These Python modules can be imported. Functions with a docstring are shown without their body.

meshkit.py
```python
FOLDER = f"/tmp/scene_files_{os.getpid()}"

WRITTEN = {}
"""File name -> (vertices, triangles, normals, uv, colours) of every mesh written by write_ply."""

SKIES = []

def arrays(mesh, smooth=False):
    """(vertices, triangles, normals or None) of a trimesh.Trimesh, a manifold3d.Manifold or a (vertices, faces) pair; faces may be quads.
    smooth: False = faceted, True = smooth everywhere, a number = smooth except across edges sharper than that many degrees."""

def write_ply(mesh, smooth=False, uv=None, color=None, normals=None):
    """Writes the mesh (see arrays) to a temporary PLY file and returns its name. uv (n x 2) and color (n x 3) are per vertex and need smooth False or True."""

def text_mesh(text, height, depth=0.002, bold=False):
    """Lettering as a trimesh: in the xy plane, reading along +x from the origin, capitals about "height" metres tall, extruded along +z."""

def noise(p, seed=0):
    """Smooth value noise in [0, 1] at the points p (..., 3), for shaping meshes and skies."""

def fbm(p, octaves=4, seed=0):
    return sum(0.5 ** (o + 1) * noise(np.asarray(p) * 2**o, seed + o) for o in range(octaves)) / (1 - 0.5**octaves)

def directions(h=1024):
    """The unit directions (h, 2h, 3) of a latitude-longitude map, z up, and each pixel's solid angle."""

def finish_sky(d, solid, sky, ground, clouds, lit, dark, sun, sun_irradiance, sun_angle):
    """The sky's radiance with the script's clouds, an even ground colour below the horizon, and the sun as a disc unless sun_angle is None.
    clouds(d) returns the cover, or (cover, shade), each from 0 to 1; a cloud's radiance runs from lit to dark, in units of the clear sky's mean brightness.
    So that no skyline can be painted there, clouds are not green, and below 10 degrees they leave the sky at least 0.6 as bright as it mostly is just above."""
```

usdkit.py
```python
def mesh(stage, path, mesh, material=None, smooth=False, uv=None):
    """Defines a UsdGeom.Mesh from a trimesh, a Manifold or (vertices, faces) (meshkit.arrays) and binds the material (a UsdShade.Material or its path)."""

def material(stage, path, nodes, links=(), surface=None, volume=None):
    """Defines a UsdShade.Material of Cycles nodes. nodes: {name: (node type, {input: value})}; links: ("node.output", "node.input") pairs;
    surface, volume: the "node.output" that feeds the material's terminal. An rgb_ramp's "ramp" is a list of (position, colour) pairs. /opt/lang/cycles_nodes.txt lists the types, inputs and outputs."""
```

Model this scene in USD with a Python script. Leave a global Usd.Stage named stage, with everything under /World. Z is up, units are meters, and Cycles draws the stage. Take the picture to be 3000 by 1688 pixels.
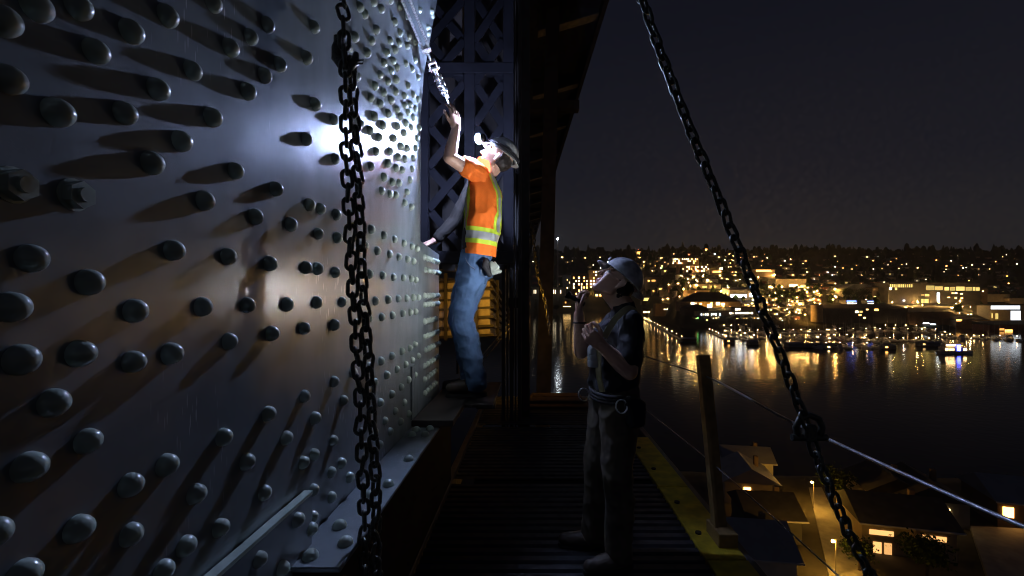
import math, random
import numpy as np, trimesh
import manifold3d as m3
import usdkit, meshkit
from pxr import Usd, UsdGeom, UsdLux, UsdShade, Sdf, Gf, Vt

stage = Usd.Stage.CreateInMemory()
UsdGeom.SetStageUpAxis(stage, 'Z')
UsdGeom.SetStageMetersPerUnit(stage, 1.0)
UsdGeom.Xform.Define(stage, '/World')
UsdGeom.Scope.Define(stage, '/World/Looks')
R = random.Random(7)
CZ = 36.0                    # camera height above the lake
F = 1333.0                   # focal length in pixels of a 3000 pixel wide frame

# ------------------------------------------------------------------ camera
cam = UsdGeom.Camera.Define(stage, '/World/camera')
cam.AddTranslateOp().Set(Gf.Vec3d(0, 0, CZ)); cam.AddRotateXOp().Set(90.0)
cam.CreateFocalLengthAttr(16.0); cam.CreateHorizontalApertureAttr(16.0 * 3000 / F); cam.CreateVerticalApertureAttr(16.0 * 1688 / F)
cam.CreateHorizontalApertureOffsetAttr(-61 / F * 16); cam.CreateVerticalApertureOffsetAttr(22 / F * 16)
cam.CreateClippingRangeAttr(Gf.Vec2f(0.02, 20000)); cam.CreateExposureAttr(0.0)
# ------------------------------------------------------------------ night sky: the last of dusk with a faint city glow low down
sky = UsdLux.DomeLight.Define(stage, '/World/sky')
SKYM = usdkit.material(stage, '/World/Looks/night_sky', {
    'sky': ('sky_texture', {'sky_type': 'single_scattering', 'sun_disc': False, 'sun_elevation': -0.05, 'sun_rotation': 2.6, 'altitude': 50.0}),
    'skl': ('mix', {'mix_type': 'multiply', 'fac': 1.0, 'color2': (0.0022, 0.0026, 0.0033)}),
    'tc': ('texture_coordinate', {}), 'sep': ('separate_xyz', {}),
    'ramp': ('rgb_ramp', {'ramp': [(0.0, (0.30, 0.27, 0.26)), (0.06, (0.215, 0.205, 0.22)), (0.22, (0.088, 0.098, 0.155)), (0.5, (0.046, 0.055, 0.105)), (1.0, (0.03, 0.037, 0.08))]}),
    'add': ('mix', {'mix_type': 'add', 'fac': 1.0}),
    'bg': ('background_shader', {'strength': 0.11})},
    [('sky.color', 'skl.color1'), ('tc.generated', 'sep.vector'), ('sep.z', 'ramp.fac'), ('skl.color', 'add.color1'), ('ramp.color', 'add.color2'), ('add.color', 'bg.color')], surface='bg.background')
UsdShade.MaterialBindingAPI.Apply(sky.GetPrim()).Bind(SKYM)
sky.GetPrim().SetCustomDataByKey('kind', 'structure')
TORCH = 4300.0
HEADLAMP = 3900.0           # radiance of the lit headlamp lens
CITY = 1.0                   # scale on every lamp and window of the town

# ------------------------------------------------------------------ helpers
COUNT, ORIGIN, USED = {}, {}, {}
def numbered(parent, name):
    k = (parent, name); n = COUNT.get(k, -1) + 1; COUNT[k] = n
    return name if n == 0 else f'{name}_{n:03d}'
def keys(prim, label=None, cat=None, group=None, kind=None):
    for k, v in (('label', label), ('category', cat), ('group', group), ('kind', kind)):
        if v: prim.SetCustomDataByKey(k, v)
def thing(name, label, cat, loc=(0, 0, 0), group=None, kind=None):
    p = '/World/' + numbered('/World', name)
    x = UsdGeom.Xform.Define(stage, p); x.AddTranslateOp().Set(Gf.Vec3d(*map(float, loc)))
    ORIGIN[p] = np.array(loc, float); keys(x.GetPrim(), label, cat, group, kind); return p
def part(parent, name, mesh, mat, smooth=False, label=None, kind=None):
    p = parent + '/' + numbered(parent, name); o = ORIGIN[parent]
    if hasattr(mesh, 'to_mesh'):
        mm = mesh.to_mesh(); mesh = (mm.vert_properties[:, :3], mm.tri_verts)
    if isinstance(mesh, trimesh.Trimesh): mesh = (mesh.vertices, mesh.faces)
    v = np.asarray(mesh[0], float) - o
    m = usdkit.mesh(stage, p, (v, np.asarray(mesh[1])), mat, smooth=smooth)
    ORIGIN[p] = o; keys(m.GetPrim(), label, None, None, kind); return p
def single(name, mesh, mat, label=None, cat=None, group=None, kind=None, smooth=False, loc=(0, 0, 0)):
    ORIGIN['/World'] = np.array(loc, float)
    p = part('/World', name, mesh, mat, smooth)
    pr = stage.GetPrimAtPath(p); keys(pr, label, cat, group, kind)
    if any(loc): UsdGeom.Xformable(pr).AddTranslateOp().Set(Gf.Vec3d(*map(float, loc)))
    return p
def dup(src, loc, rz, label, group=None, scale=None):
    name = src.split('/')[-1]
    name = name[:-4] if name[-4:-3] == '_' and name[-3:].isdigit() else name
    p = '/World/' + numbered('/World', name)
    x = UsdGeom.Xform.Define(stage, p); pr = x.GetPrim()
    pr.GetReferences().AddInternalReference(src)
    x.ClearXformOpOrder(); x.AddTranslateOp().Set(Gf.Vec3d(*map(float, loc))); x.AddRotateZOp().Set(float(rz))
    if scale: x.AddScaleOp().Set(Gf.Vec3f(scale, scale, scale))
    pr.SetInstanceable(True); keys(pr, label, None, group); return p
def D(px, py, d):            # a point at distance d along the girder, from the picture's 2575 px wide working copy
    return np.array([(px - 1340) / 1144 * d, d, CZ - (py - 743) / 1144 * d])
def S(px, py, d):            # the same from the 3000 px wide frame
    return np.array([(px - 1561) / F * d, d, CZ - (py - 866) / F * d])

def box(x0, x1, y0, y1, z0, z1, c=0.0):
    if c <= 0:
        b = trimesh.creation.box([x1 - x0, y1 - y0, z1 - z0]); b.apply_translation([(x0 + x1) / 2, (y0 + y1) / 2, (z0 + z1) / 2]); return b
    pts = []
    for sx, a in ((1, x0), (-1, x1)):
        for sy, b_ in ((1, y0), (-1, y1)):
            for sz, e in ((1, z0), (-1, z1)):
                pts += [(a + sx * c, b_ + sy * c, e), (a + sx * c, b_, e + sz * c), (a, b_ + sy * c, e + sz * c)]
    return trimesh.convex.convex_hull(np.array(pts))
def join(*ms):
    ms = [m if isinstance(m, trimesh.Trimesh) else trimesh.Trimesh(*m, process=False) for m in ms]
    return trimesh.util.concatenate(ms)
def tube(pts, r, n=8, closed=False, caps=True):
    P = np.asarray(pts, float); m = len(P); r = np.broadcast_to(np.asarray(r, float), (m,))
    T = (np.roll(P, -1, 0) - np.roll(P, 1, 0)) if closed else np.gradient(P, axis=0)
    T /= np.linalg.norm(T, axis=1)[:, None] + 1e-12
    u = np.cross(T[0], [0, 0, 1.0]) if abs(T[0][2]) < 0.9 else np.cross(T[0], [1.0, 0, 0]); u /= np.linalg.norm(u)
    rings = []
    a = np.arange(n) * 2 * math.pi / n
    for i in range(m):
        u = u - T[i] * (u @ T[i]); u /= np.linalg.norm(u) + 1e-12; w = np.cross(T[i], u)
        rings.append(P[i] + r[i] * (np.cos(a)[:, None] * u + np.sin(a)[:, None] * w))
    V = np.vstack(rings); Fc = []
    for i in range(m if closed else m - 1):
        j = (i + 1) % m
        for k in range(n):
            k2 = (k + 1) % n
            Fc += [(i * n + k, i * n + k2, j * n + k2), (i * n + k, j * n + k2, j * n + k)]
    if caps and not closed:
        V = np.vstack([V, P[0], P[-1]]); c0, c1 = len(V) - 2, len(V) - 1
        for k in range(n):
            k2 = (k + 1) % n; Fc += [(c0, k2, k), (c1, (m - 1) * n + k, (m - 1) * n + k2)]
    return trimesh.Trimesh(V, np.array(Fc), process=False)
def bar(a, b, w, h, up=(0, 0, 1)):      # a rectangular bar between two points
    a, b = np.array(a, float), np.array(b, float); t = b - a; L = np.linalg.norm(t); t /= L
    up = np.array(up, float); s = np.cross(t, up)
    if np.linalg.norm(s) < 1e-6: s = np.cross(t, [1, 0, 0.0])
    s /= np.linalg.norm(s); q = np.cross(s, t)
    m = trimesh.creation.box([w, L, h]); M = np.eye(4); M[:3, 0], M[:3, 1], M[:3, 2], M[:3, 3] = s, t, q, (a + b) / 2
    m.apply_transform(M); return m
def extrude(poly, t):
    from shapely.geometry import Polygon
    return trimesh.creation.extrude_polygon(Polygon(poly), t, engine='earcut')
def lathe(prof, n=24):
    return trimesh.creation.revolve(np.array(prof, float), sections=n)

# ------------------------------------------------------------------ materials
def pm(name, base, rough=0.5, metal=0.0, var=0.15, vscale=6.0, bump=0.0, bscale=40.0, bdist=0.004, rvar=0.0, ior=1.5, coat=0.0, space='position', base2=None, detail=5.0, sheen=0.0):
    b = np.array(base, float)
    lo, hi = (b * (1 - var), np.minimum(b * (1 + var), 1)) if base2 is None else (b, np.array(base2, float))
    n = {'g': ('geometry', {}), 't': ('texture_coordinate', {}),
         'n': ('noise_texture', {'scale': vscale, 'detail': detail, 'roughness': 0.6}),
         'r': ('rgb_ramp', {'ramp': [(0.3, tuple(lo)), (0.7, tuple(hi))]}),
         'p': ('principled_bsdf', {'roughness': rough, 'metallic': metal, 'ior': ior, 'coat_weight': coat, 'sheen_weight': sheen})}
    src = 'g.position' if space == 'position' else 't.object'
    l = [(src, 'n.vector'), ('n.fac', 'r.fac'), ('r.color', 'p.base_color')]
    if rvar:
        n['m'] = ('map_range', {'from_min': 0.3, 'from_max': 0.7, 'to_min': max(rough - rvar, 0.02), 'to_max': min(rough + rvar, 1), 'clamp': True})
        n['n2'] = ('noise_texture', {'scale': vscale * 2.3, 'detail': 4.0})
        l += [(src, 'n2.vector'), ('n2.fac', 'm.value'), ('m.result', 'p.roughness')]
    if bump:
        n['bn'] = ('noise_texture', {'scale': bscale, 'detail': 3.0}); n['b'] = ('bump', {'strength': bump, 'distance': bdist})
        l += [(src, 'bn.vector'), ('bn.fac', 'b.height'), ('b.normal', 'p.normal')]
    return usdkit.material(stage, '/World/Looks/' + name, n, l, surface='p.BSDF')
def em(name, color, strength, vary=0.0):
    n = {'e': ('emission', {'color': color, 'strength': strength})}; l = []
    if vary:
        n['o'] = ('object_info', {}); n['m'] = ('map_range', {'from_min': 0.0, 'from_max': 1.0, 'to_min': strength * (1 - vary), 'to_max': strength * (1 + vary)})
        l = [('o.random', 'm.value'), ('m.result', 'e.strength')]
    return usdkit.material(stage, '/World/Looks/' + name, n, l, surface='e.emission')

# grey-green bridge paint: glossy, faintly wavy, with specks and runs
def paint(name, base, rough):
    n = {'g': ('geometry', {}),
         'n': ('noise_texture', {'scale': 3.0, 'detail': 6.0, 'roughness': 0.6}),
         'r': ('rgb_ramp', {'ramp': [(0.3, tuple(np.array(base) * 0.86)), (0.7, tuple(np.array(base) * 1.1))]}),
         'mp': ('mapping', {'scale': (120.0, 120.0, 12.0)}),
         'v': ('voronoi_texture', {'scale': 1.0, 'randomness': 1.0}),
         'sp': ('rgb_ramp', {'ramp': [(0.0, (1, 1, 1)), (0.12, (1, 1, 1)), (0.2, (0, 0, 0))]}),
         'big': ('noise_texture', {'scale': 2.2, 'detail': 2.0}),
         'msk': ('rgb_ramp', {'ramp': [(0.54, (0, 0, 0)), (0.68, (1, 1, 1))]}),
         'mm': ('mix', {'mix_type': 'multiply', 'fac': 1.0}),
         'mx': ('mix', {'mix_type': 'mix', 'color2': (0.62, 0.66, 0.68)}),
         'rn': ('noise_texture', {'scale': 1.0, 'detail': 6.0}), 'rmp': ('mapping', {'scale': (9.0, 9.0, 3.0)}),
         'rm': ('map_range', {'from_min': 0.3, 'from_max': 0.7, 'to_min': rough - 0.02, 'to_max': rough + 0.03, 'clamp': True}),
         'b1': ('noise_texture', {'scale': 260.0, 'detail': 2.0}), 'b2': ('noise_texture', {'scale': 5.0, 'detail': 3.0}),
         'bb': ('bump', {'strength': 0.25, 'distance': 0.01}), 'ba': ('bump', {'strength': 0.10, 'distance': 0.001}),
         'p': ('principled_bsdf', {'ior': 1.8, 'specular_ior_level': 0.5, 'metallic': 0.2})}
    l = [('g.position', 'n.vector'), ('n.fac', 'r.fac'), ('g.position', 'mp.vector'), ('mp.vector', 'v.vector'), ('v.distance', 'sp.fac'), ('g.position', 'big.vector'),
         ('big.fac', 'msk.fac'), ('sp.color', 'mm.color1'), ('msk.color', 'mm.color2'), ('mm.color', 'mx.fac'), ('r.color', 'mx.color1'), ('mx.color', 'p.base_color'),
         ('g.position', 'rmp.vector'), ('rmp.vector', 'rn.vector'), ('rn.fac', 'rm.value'), ('rm.result', 'p.roughness'),
         ('g.position', 'b1.vector'), ('g.position', 'b2.vector'), ('b2.fac', 'bb.height'), ('b1.fac', 'ba.height'), ('bb.normal', 'ba.normal'), ('ba.normal', 'p.normal')]
    return usdkit.material(stage, '/World/Looks/' + name, n, l, surface='p.BSDF')
M = {}
M['wall'] = paint('bridge_paint', (0.20, 0.235, 0.25), 0.26)
M['rivet'] = pm('rivet_paint', (0.40, 0.48, 0.41), 0.23, var=0.15, vscale=18, bump=0.10, bscale=120, bdist=0.002, rvar=0.04, ior=1.6)
M['steel_dark'] = pm('dark_bridge_steel', (0.075, 0.078, 0.09), 0.42, var=0.35, vscale=4, bump=0.2, bscale=60, rvar=0.1)
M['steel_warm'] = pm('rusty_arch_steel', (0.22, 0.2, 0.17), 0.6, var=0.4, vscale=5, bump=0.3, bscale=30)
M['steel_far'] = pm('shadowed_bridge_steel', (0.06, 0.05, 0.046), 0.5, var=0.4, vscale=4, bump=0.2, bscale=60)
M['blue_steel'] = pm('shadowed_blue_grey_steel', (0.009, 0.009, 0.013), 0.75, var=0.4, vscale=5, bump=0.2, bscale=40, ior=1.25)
M['black_steel'] = pm('black_rail', (0.012, 0.011, 0.01), 0.6)
M['chain'] = pm('chain_steel', (0.10, 0.105, 0.092), 0.36, metal=0.6, var=0.4, vscale=60, bump=0.3, bscale=200, bdist=0.001, rvar=0.12)
M['galv'] = pm('galvanised_steel', (0.55, 0.56, 0.58), 0.3, metal=0.85, var=0.2, vscale=50, bump=0.2, bscale=220, bdist=0.0006, rvar=0.1)
M['deck'] = pm('deck_sheet', (0.05, 0.052, 0.06), 0.5, var=0.4, vscale=9, bump=0.2, bscale=50, rvar=0.1)
M['timber_dark'] = pm('dark_timber', (0.05, 0.033, 0.024), 0.75, var=0.4, vscale=12, bump=0.4, bscale=50)
M['timber'] = pm('post_timber', (0.34, 0.22, 0.08), 0.7, var=0.3, vscale=16, bump=0.4, bscale=70)
M['yellow'] = pm('worn_yellow_paint', (0.66, 0.50, 0.03), 0.6, var=0.3, vscale=10, bump=0.3, bscale=45)
M['rope'] = pm('wire_rope', (0.42, 0.43, 0.45), 0.4, metal=0.6, var=0.2, vscale=150)
M['skin'] = pm('skin', (0.56, 0.34, 0.25), 0.45, var=0.1, vscale=25, bump=0.1, bscale=300, bdist=0.0006)
M['lip'] = pm('lip', (0.42, 0.17, 0.15), 0.4)
M['eye'] = pm('eye_white', (0.7, 0.68, 0.66), 0.15)
M['iris'] = pm('iris', (0.03, 0.02, 0.015), 0.1)
M['hair'] = pm('dark_hair', (0.02, 0.014, 0.01), 0.5, var=0.5, vscale=120, bump=0.6, bscale=250, bdist=0.002)
M['orange'] = pm('orange_mesh_cloth', (0.94, 0.18, 0.012), 0.8, var=0.08, vscale=14, bump=0.25, bscale=500, bdist=0.0008)
M['lime'] = pm('lime_tape', (0.55, 0.72, 0.04), 0.6, var=0.06)
M['silver'] = pm('silver_tape', (0.50, 0.53, 0.55), 0.35, metal=0.3, var=0.06)
M['red'] = pm('red_cloth', (0.30, 0.012, 0.012), 0.8, var=0.15, vscale=30)
M['olive'] = pm('olive_shirt', (0.014, 0.011, 0.008), 0.85, var=0.4, vscale=18, bump=0.3, bscale=300, bdist=0.001)
M['denim'] = pm('denim', (0.065, 0.13, 0.26), 0.85, var=0.3, vscale=9, bump=0.35, bscale=420, bdist=0.001)
M['stitch'] = pm('denim_seam', (0.12, 0.16, 0.24), 0.8)
M['boot'] = pm('boot_leather', (0.075, 0.055, 0.04), 0.55, var=0.3, vscale=18)
M['sole'] = pm('boot_sole', (0.02, 0.02, 0.02), 0.7)
M['white_hat'] = pm('white_helmet', (0.74, 0.76, 0.76), 0.3, var=0.05, vscale=10, rvar=0.05)
M['camo_hat'] = pm('grey_patterned_helmet', (0.24, 0.25, 0.265), 0.32, base2=(0.74, 0.76, 0.80), vscale=16, detail=2.0)
M['camo'] = pm('camouflage_cloth', (0.055, 0.044, 0.03), 0.85, base2=(0.11, 0.088, 0.064), vscale=13, detail=2.0)
M['black_cloth'] = pm('black_cloth', (0.018, 0.018, 0.022), 0.8, var=0.3, vscale=14, bump=0.3, bscale=300, bdist=0.001)
M['black_plastic'] = pm('black_plastic', (0.02, 0.02, 0.02), 0.35)
M['strap'] = pm('pale_webbing', (0.42, 0.38, 0.22), 0.7, var=0.12, vscale=60)
M['pouch'] = pm('grey_green_pouch', (0.32, 0.36, 0.31), 0.8, var=0.15, vscale=30)
M['bottle'] = pm('brushed_flask', (0.5, 0.52, 0.55), 0.3, metal=0.7)
M['lens_lit'] = em('headlamp_light', (0.47, 0.58, 1.0), HEADLAMP); M['torch_lit'] = em('torch_light', (0.95, 0.95, 1.0), TORCH)
M['ground'] = pm('dark_ground', (0.06, 0.055, 0.045), 0.9, var=0.4, vscale=0.3)
M['hill'] = pm('hill_ground', (0.05, 0.055, 0.04), 0.95, var=0.4, vscale=0.05)
M['asphalt'] = pm('asphalt', (0.07, 0.065, 0.06), 0.75, var=0.3, vscale=1.2, bump=0.2, bscale=8)
M['concrete'] = pm('concrete', (0.33, 0.32, 0.3), 0.8, var=0.2, vscale=0.8)
M['leaf'] = usdkit.material(stage, '/World/Looks/leaf', {
    'o': ('noise_texture', {'scale': 0.9, 'detail': 2.0}), 'g': ('geometry', {}),
    'r': ('rgb_ramp', {'ramp': [(0.3, (0.025, 0.045, 0.015)), (0.7, (0.075, 0.11, 0.035))]}),
    'd': ('diffuse_bsdf', {}), 't': ('translucent_bsdf', {}), 'm': ('mix_closure', {'fac': 0.3})},
    [('g.position', 'o.vector'), ('o.fac', 'r.fac'), ('r.color', 'd.color'), ('r.color', 't.color'), ('d.BSDF', 'm.closure1'), ('t.BSDF', 'm.closure2')], surface='m.closure')
M['bark'] = pm('bark', (0.08, 0.06, 0.045), 0.9, var=0.3, vscale=3)
M['roof_dark'] = pm('dark_shingle', (0.07, 0.068, 0.065), 0.85, var=0.3, vscale=0.8)
M['roof_grey'] = pm('grey_metal_roof', (0.3, 0.31, 0.33), 0.5, var=0.15, vscale=0.4)
WALLS = {'cream': (0.52, 0.46, 0.34), 'grey': (0.30, 0.30, 0.29), 'brown': (0.22, 0.15, 0.1), 'white': (0.62, 0.6, 0.56), 'tan': (0.42, 0.34, 0.22), 'dark': (0.10, 0.10, 0.10), 'red': (0.3, 0.12, 0.08)}
for k, c in WALLS.items(): M['w_' + k] = pm('wall_' + k, c, 0.8, var=0.15, vscale=0.5, bump=0.2, bscale=3, bdist=0.02)
M['boat_white'] = pm('boat_gelcoat', (0.66, 0.66, 0.65), 0.3, var=0.08, vscale=0.6)
M['boat_dark'] = pm('boat_canvas', (0.06, 0.08, 0.12), 0.7)
M['mast'] = pm('mast_alloy', (0.4, 0.4, 0.42), 0.4, metal=0.5)
M['dock'] = pm('dock_planks', (0.22, 0.19, 0.15), 0.8, var=0.3, vscale=0.8)
M['wood_pole'] = pm('lamp_pole', (0.14, 0.14, 0.14), 0.6)
E = lambda n, c, s, v=0.0: M.__setitem__(n, em('glow_' + n, c, s * CITY, v))
E('warm', (1.0, 0.62, 0.22), 6.5, 0.8); E('amber', (1.0, 0.45, 0.10), 6.5, 0.8); E('pale', (1.0, 0.82, 0.52), 6.0, 0.8); E('cool', (0.8, 0.92, 1.0), 5.0, 0.6)
E('gold', (1.0, 0.72, 0.2), 1.3, 0.45); E('sign_white', (0.88, 0.93, 1.0), 9.0); E('sign_blue', (0.12, 0.2, 1.0), 7.0); E('cyan', (0.1, 0.8, 1.0), 6.0); E('red', (1.0, 0.12, 0.05), 7.0); E('green', (0.2, 1.0, 0.25), 5.0)
E('sodium', (1.0, 0.46, 0.08), 1000.0); E('lane', (1.0, 0.52, 0.14), 900.0, 0.6); E('dock_light', (1.0, 0.58, 0.22), 60.0, 0.6); E('mast_light', (0.85, 0.93, 1.0), 120.0); E('shop', (0.85, 0.92, 1.0), 2.6, 0.3); E('near_sodium', (1.0, 0.48, 0.06), 800.0)
E('boat_glow', (1.0, 0.6, 0.25), 10.0, 0.6); E('house', (1.0, 0.50, 0.16), 1.3, 0.3); E('boat_blue', (0.1, 0.12, 1.0), 14.0)
M['water'] = usdkit.material(stage, '/World/Looks/lake_water', {
    'g': ('geometry', {}), 'mp': ('mapping', {'scale': (1.0, 1.0, 1.0)}), 'n': ('noise_texture', {'scale': 0.35, 'detail': 3.0}), 'n2': ('noise_texture', {'scale': 0.02, 'detail': 2.0}),
    'b': ('bump', {'strength': 0.26, 'distance': 0.3}), 'p': ('principled_bsdf', {'base_color': (0.004, 0.006, 0.008), 'roughness': 0.085, 'ior': 1.333, 'specular_ior_level': 0.24})},
    [('g.position', 'mp.vector'), ('mp.vector', 'n.vector'), ('n.fac', 'b.height'), ('b.normal', 'p.normal')], surface='p.BSDF')

ONES = ['', 'first', 'second', 'third', 'fourth', 'fifth', 'sixth', 'seventh', 'eighth', 'ninth', 'tenth', 'eleventh', 'twelfth', 'thirteenth', 'fourteenth', 'fifteenth', 'sixteenth', 'seventeenth', 'eighteenth', 'nineteenth', 'twentieth']
def nth(i):
    if i <= 20: return ONES[i]
    t = {2: 'twenty', 3: 'thirty', 4: 'forty', 5: 'fifty', 6: 'sixty', 7: 'seventy'}[i // 10]
    return (t + '-' + ONES[i % 10]) if i % 10 else t[:-1] + 'ieth'
NUM = ['no', 'one', 'two', 'three', 'four', 'five', 'six', 'seven', 'eight', 'nine']

# ================================================================== water, hills, near shore
single('lake', trimesh.Trimesh([(-3000, -300, 0), (4500, -300, 0), (4500, 5000, 0), (-3000, 5000, 0)], [(0, 1, 2), (0, 2, 3)], process=False), M['water'], kind='structure')
KR = np.array([[0, -4], [488, -4], [500, 2], [520, 9], [560, 24], [700, 66], [940, 124], [1100, 116], [2200, 40]], float)
KL = np.array([[0, -4], [930, -4], [950, 2], [985, 12], [1030, 33], [1250, 98], [1500, 177], [1700, 160], [3000, 60]], float)
def prof(u):
    w = min(max((u - 0.20) / 0.14, 0), 1); w = w * w * (3 - 2 * w)
    return KL * (1 - w) + KR * w
def ground(x, y):
    u = x / max(y, 1.0); k = prof(u); d = float(np.interp(y, k[:, 0], k[:, 1]))
    if d > 3:
        nz = float(meshkit.fbm(np.array([[x / 160.0, y / 160.0, 0.5]]), 3, 3)[0]) - 0.5
        d += nz * min(d - 3, 60) * 0.28
    return d
us = np.concatenate([np.linspace(-1.6, -0.2, 40), np.linspace(-0.19, 1.35, 260), np.linspace(1.4, 2.6, 20)])
ss = np.concatenate([np.linspace(0.9, 3, 26), np.linspace(3.1, 7, 80), np.linspace(7.3, 8, 6)])
V = np.zeros((len(us), len(ss), 3))
for i, u in enumerate(us):
    k = prof(u); dd = np.interp(ss, np.arange(9), k[:, 0])
    zz = np.interp(dd, k[:, 0], k[:, 1]); xx = u * dd
    nz = meshkit.fbm(np.stack([xx / 160.0, dd / 160.0, np.full_like(dd, 0.5)], -1), 3, 3) - 0.5
    zz = zz + np.where(zz > 3, nz * np.minimum(zz - 3, 60) * 0.28, 0)
    V[i] = np.stack([xx, dd, zz], -1)
nu, ns = V.shape[:2]; I = np.arange(nu * ns).reshape(nu, ns)
Q = np.stack([I[:-1, :-1], I[1:, :-1], I[1:, 1:], I[:-1, 1:]], -1).reshape(-1, 4)
single('hillside', (V.reshape(-1, 3), Q), M['hill'], kind='structure', smooth=True)
def place(px, py):           # where a sight line at frame pixel (px, py) first meets the hillside
    u = (px - 1561) / F
    for d in np.arange(220, 2400, 4.0):
        if ground(u * d, d) >= CZ - (py - 866) / F * d: return np.array([u * d, d, ground(u * d, d)])
    return None
# near shore, down below the bridge on the right
g = []
xs, ys = np.linspace(-60, 260, 41), np.linspace(8, 92, 22)
gz = np.array([[4.0 - 6.0 * max(0, (y - 84 + 0.06 * x) / 8) ** 1.5 + 0.5 * (meshkit.noise(np.array([[x / 9, y / 9, 1.0]]))[0] - 0.5) for y in ys] for x in xs])
VV = np.array([[(x, y, gz[i, j]) for j, y in enumerate(ys)] for i, x in enumerate(xs)]); I = np.arange(41 * 22).reshape(41, 22)
single('near_shore', (VV.reshape(-1, 3), np.stack([I[:-1, :-1], I[1:, :-1], I[1:, 1:], I[:-1, 1:]], -1).reshape(-1, 4)), M['ground'], kind='structure', smooth=True)

# ================================================================== the riveted girder on the left
W = 0.69                      # distance of its web from the camera
girder = thing('bridge_girder', 'grey-green riveted steel girder filling the left side, lit by the headlamp', 'girder', (-W, 1.4, CZ - 0.75))
def plate(poly, x0, x1):      # poly in (y, z relative to the camera), plate between x0 and x1
    e = extrude(poly, x1 - x0); v = e.vertices.copy()
    e.vertices = np.stack([x0 + v[:, 2], v[:, 0], CZ + v[:, 1]], 1); return e
part(girder, 'web_plate', plate([(-0.9, -1.6), (2.74, -1.6), (2.74, 1.15), (2.83, 1.46), (3.34, 2.4), (3.7, 3.1), (-0.9, 3.1)], -W - 0.02, -W), M['wall'])
part(girder, 'backing_plate', plate([(-0.9, -1.55), (3.46, -1.55), (3.46, 0.31), (2.89, 0.345), (2.89, 1.13), (2.98, 1.45), (3.5, 2.4), (3.85, 3.1), (-0.9, 3.1)], -W - 0.045, -W - 0.023), M['wall'])
part(girder, 'splice_plate', plate([(-0.5, -0.95), (1.36, -0.95), (1.36, -0.595), (-0.5, -0.595)], -W + 0.002, -W + 0.03), M['wall'])
part(girder, 'edge_bar', bar((-W + 0.017, -0.5, CZ - 0.589), (-W + 0.017, 1.365, CZ - 0.589), 0.026, 0.010), M['rivet'])
part(girder, 'flange_plate', box(-W + 0.002, -0.525, 1.24, 2.56, CZ - 0.757, CZ - 0.742, 0.003), M['wall'])
part(girder, 'flange_plate', box(-W + 0.024, -0.50, 0.2, 1.22, CZ - 0.795, CZ - 0.78, 0.003), M['wall'])
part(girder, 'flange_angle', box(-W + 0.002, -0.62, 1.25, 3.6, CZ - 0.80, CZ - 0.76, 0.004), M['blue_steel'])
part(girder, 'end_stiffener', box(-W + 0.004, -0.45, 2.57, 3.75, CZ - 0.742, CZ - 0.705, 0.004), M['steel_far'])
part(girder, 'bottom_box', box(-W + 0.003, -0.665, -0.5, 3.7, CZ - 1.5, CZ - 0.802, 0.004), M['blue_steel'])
part(girder, 'seam_angle', plate([(2.56, -0.70), (2.62, -0.70), (2.62, -0.40), (2.56, -0.40)], -W + 0.002, -W + 0.012), M['wall'])
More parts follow.
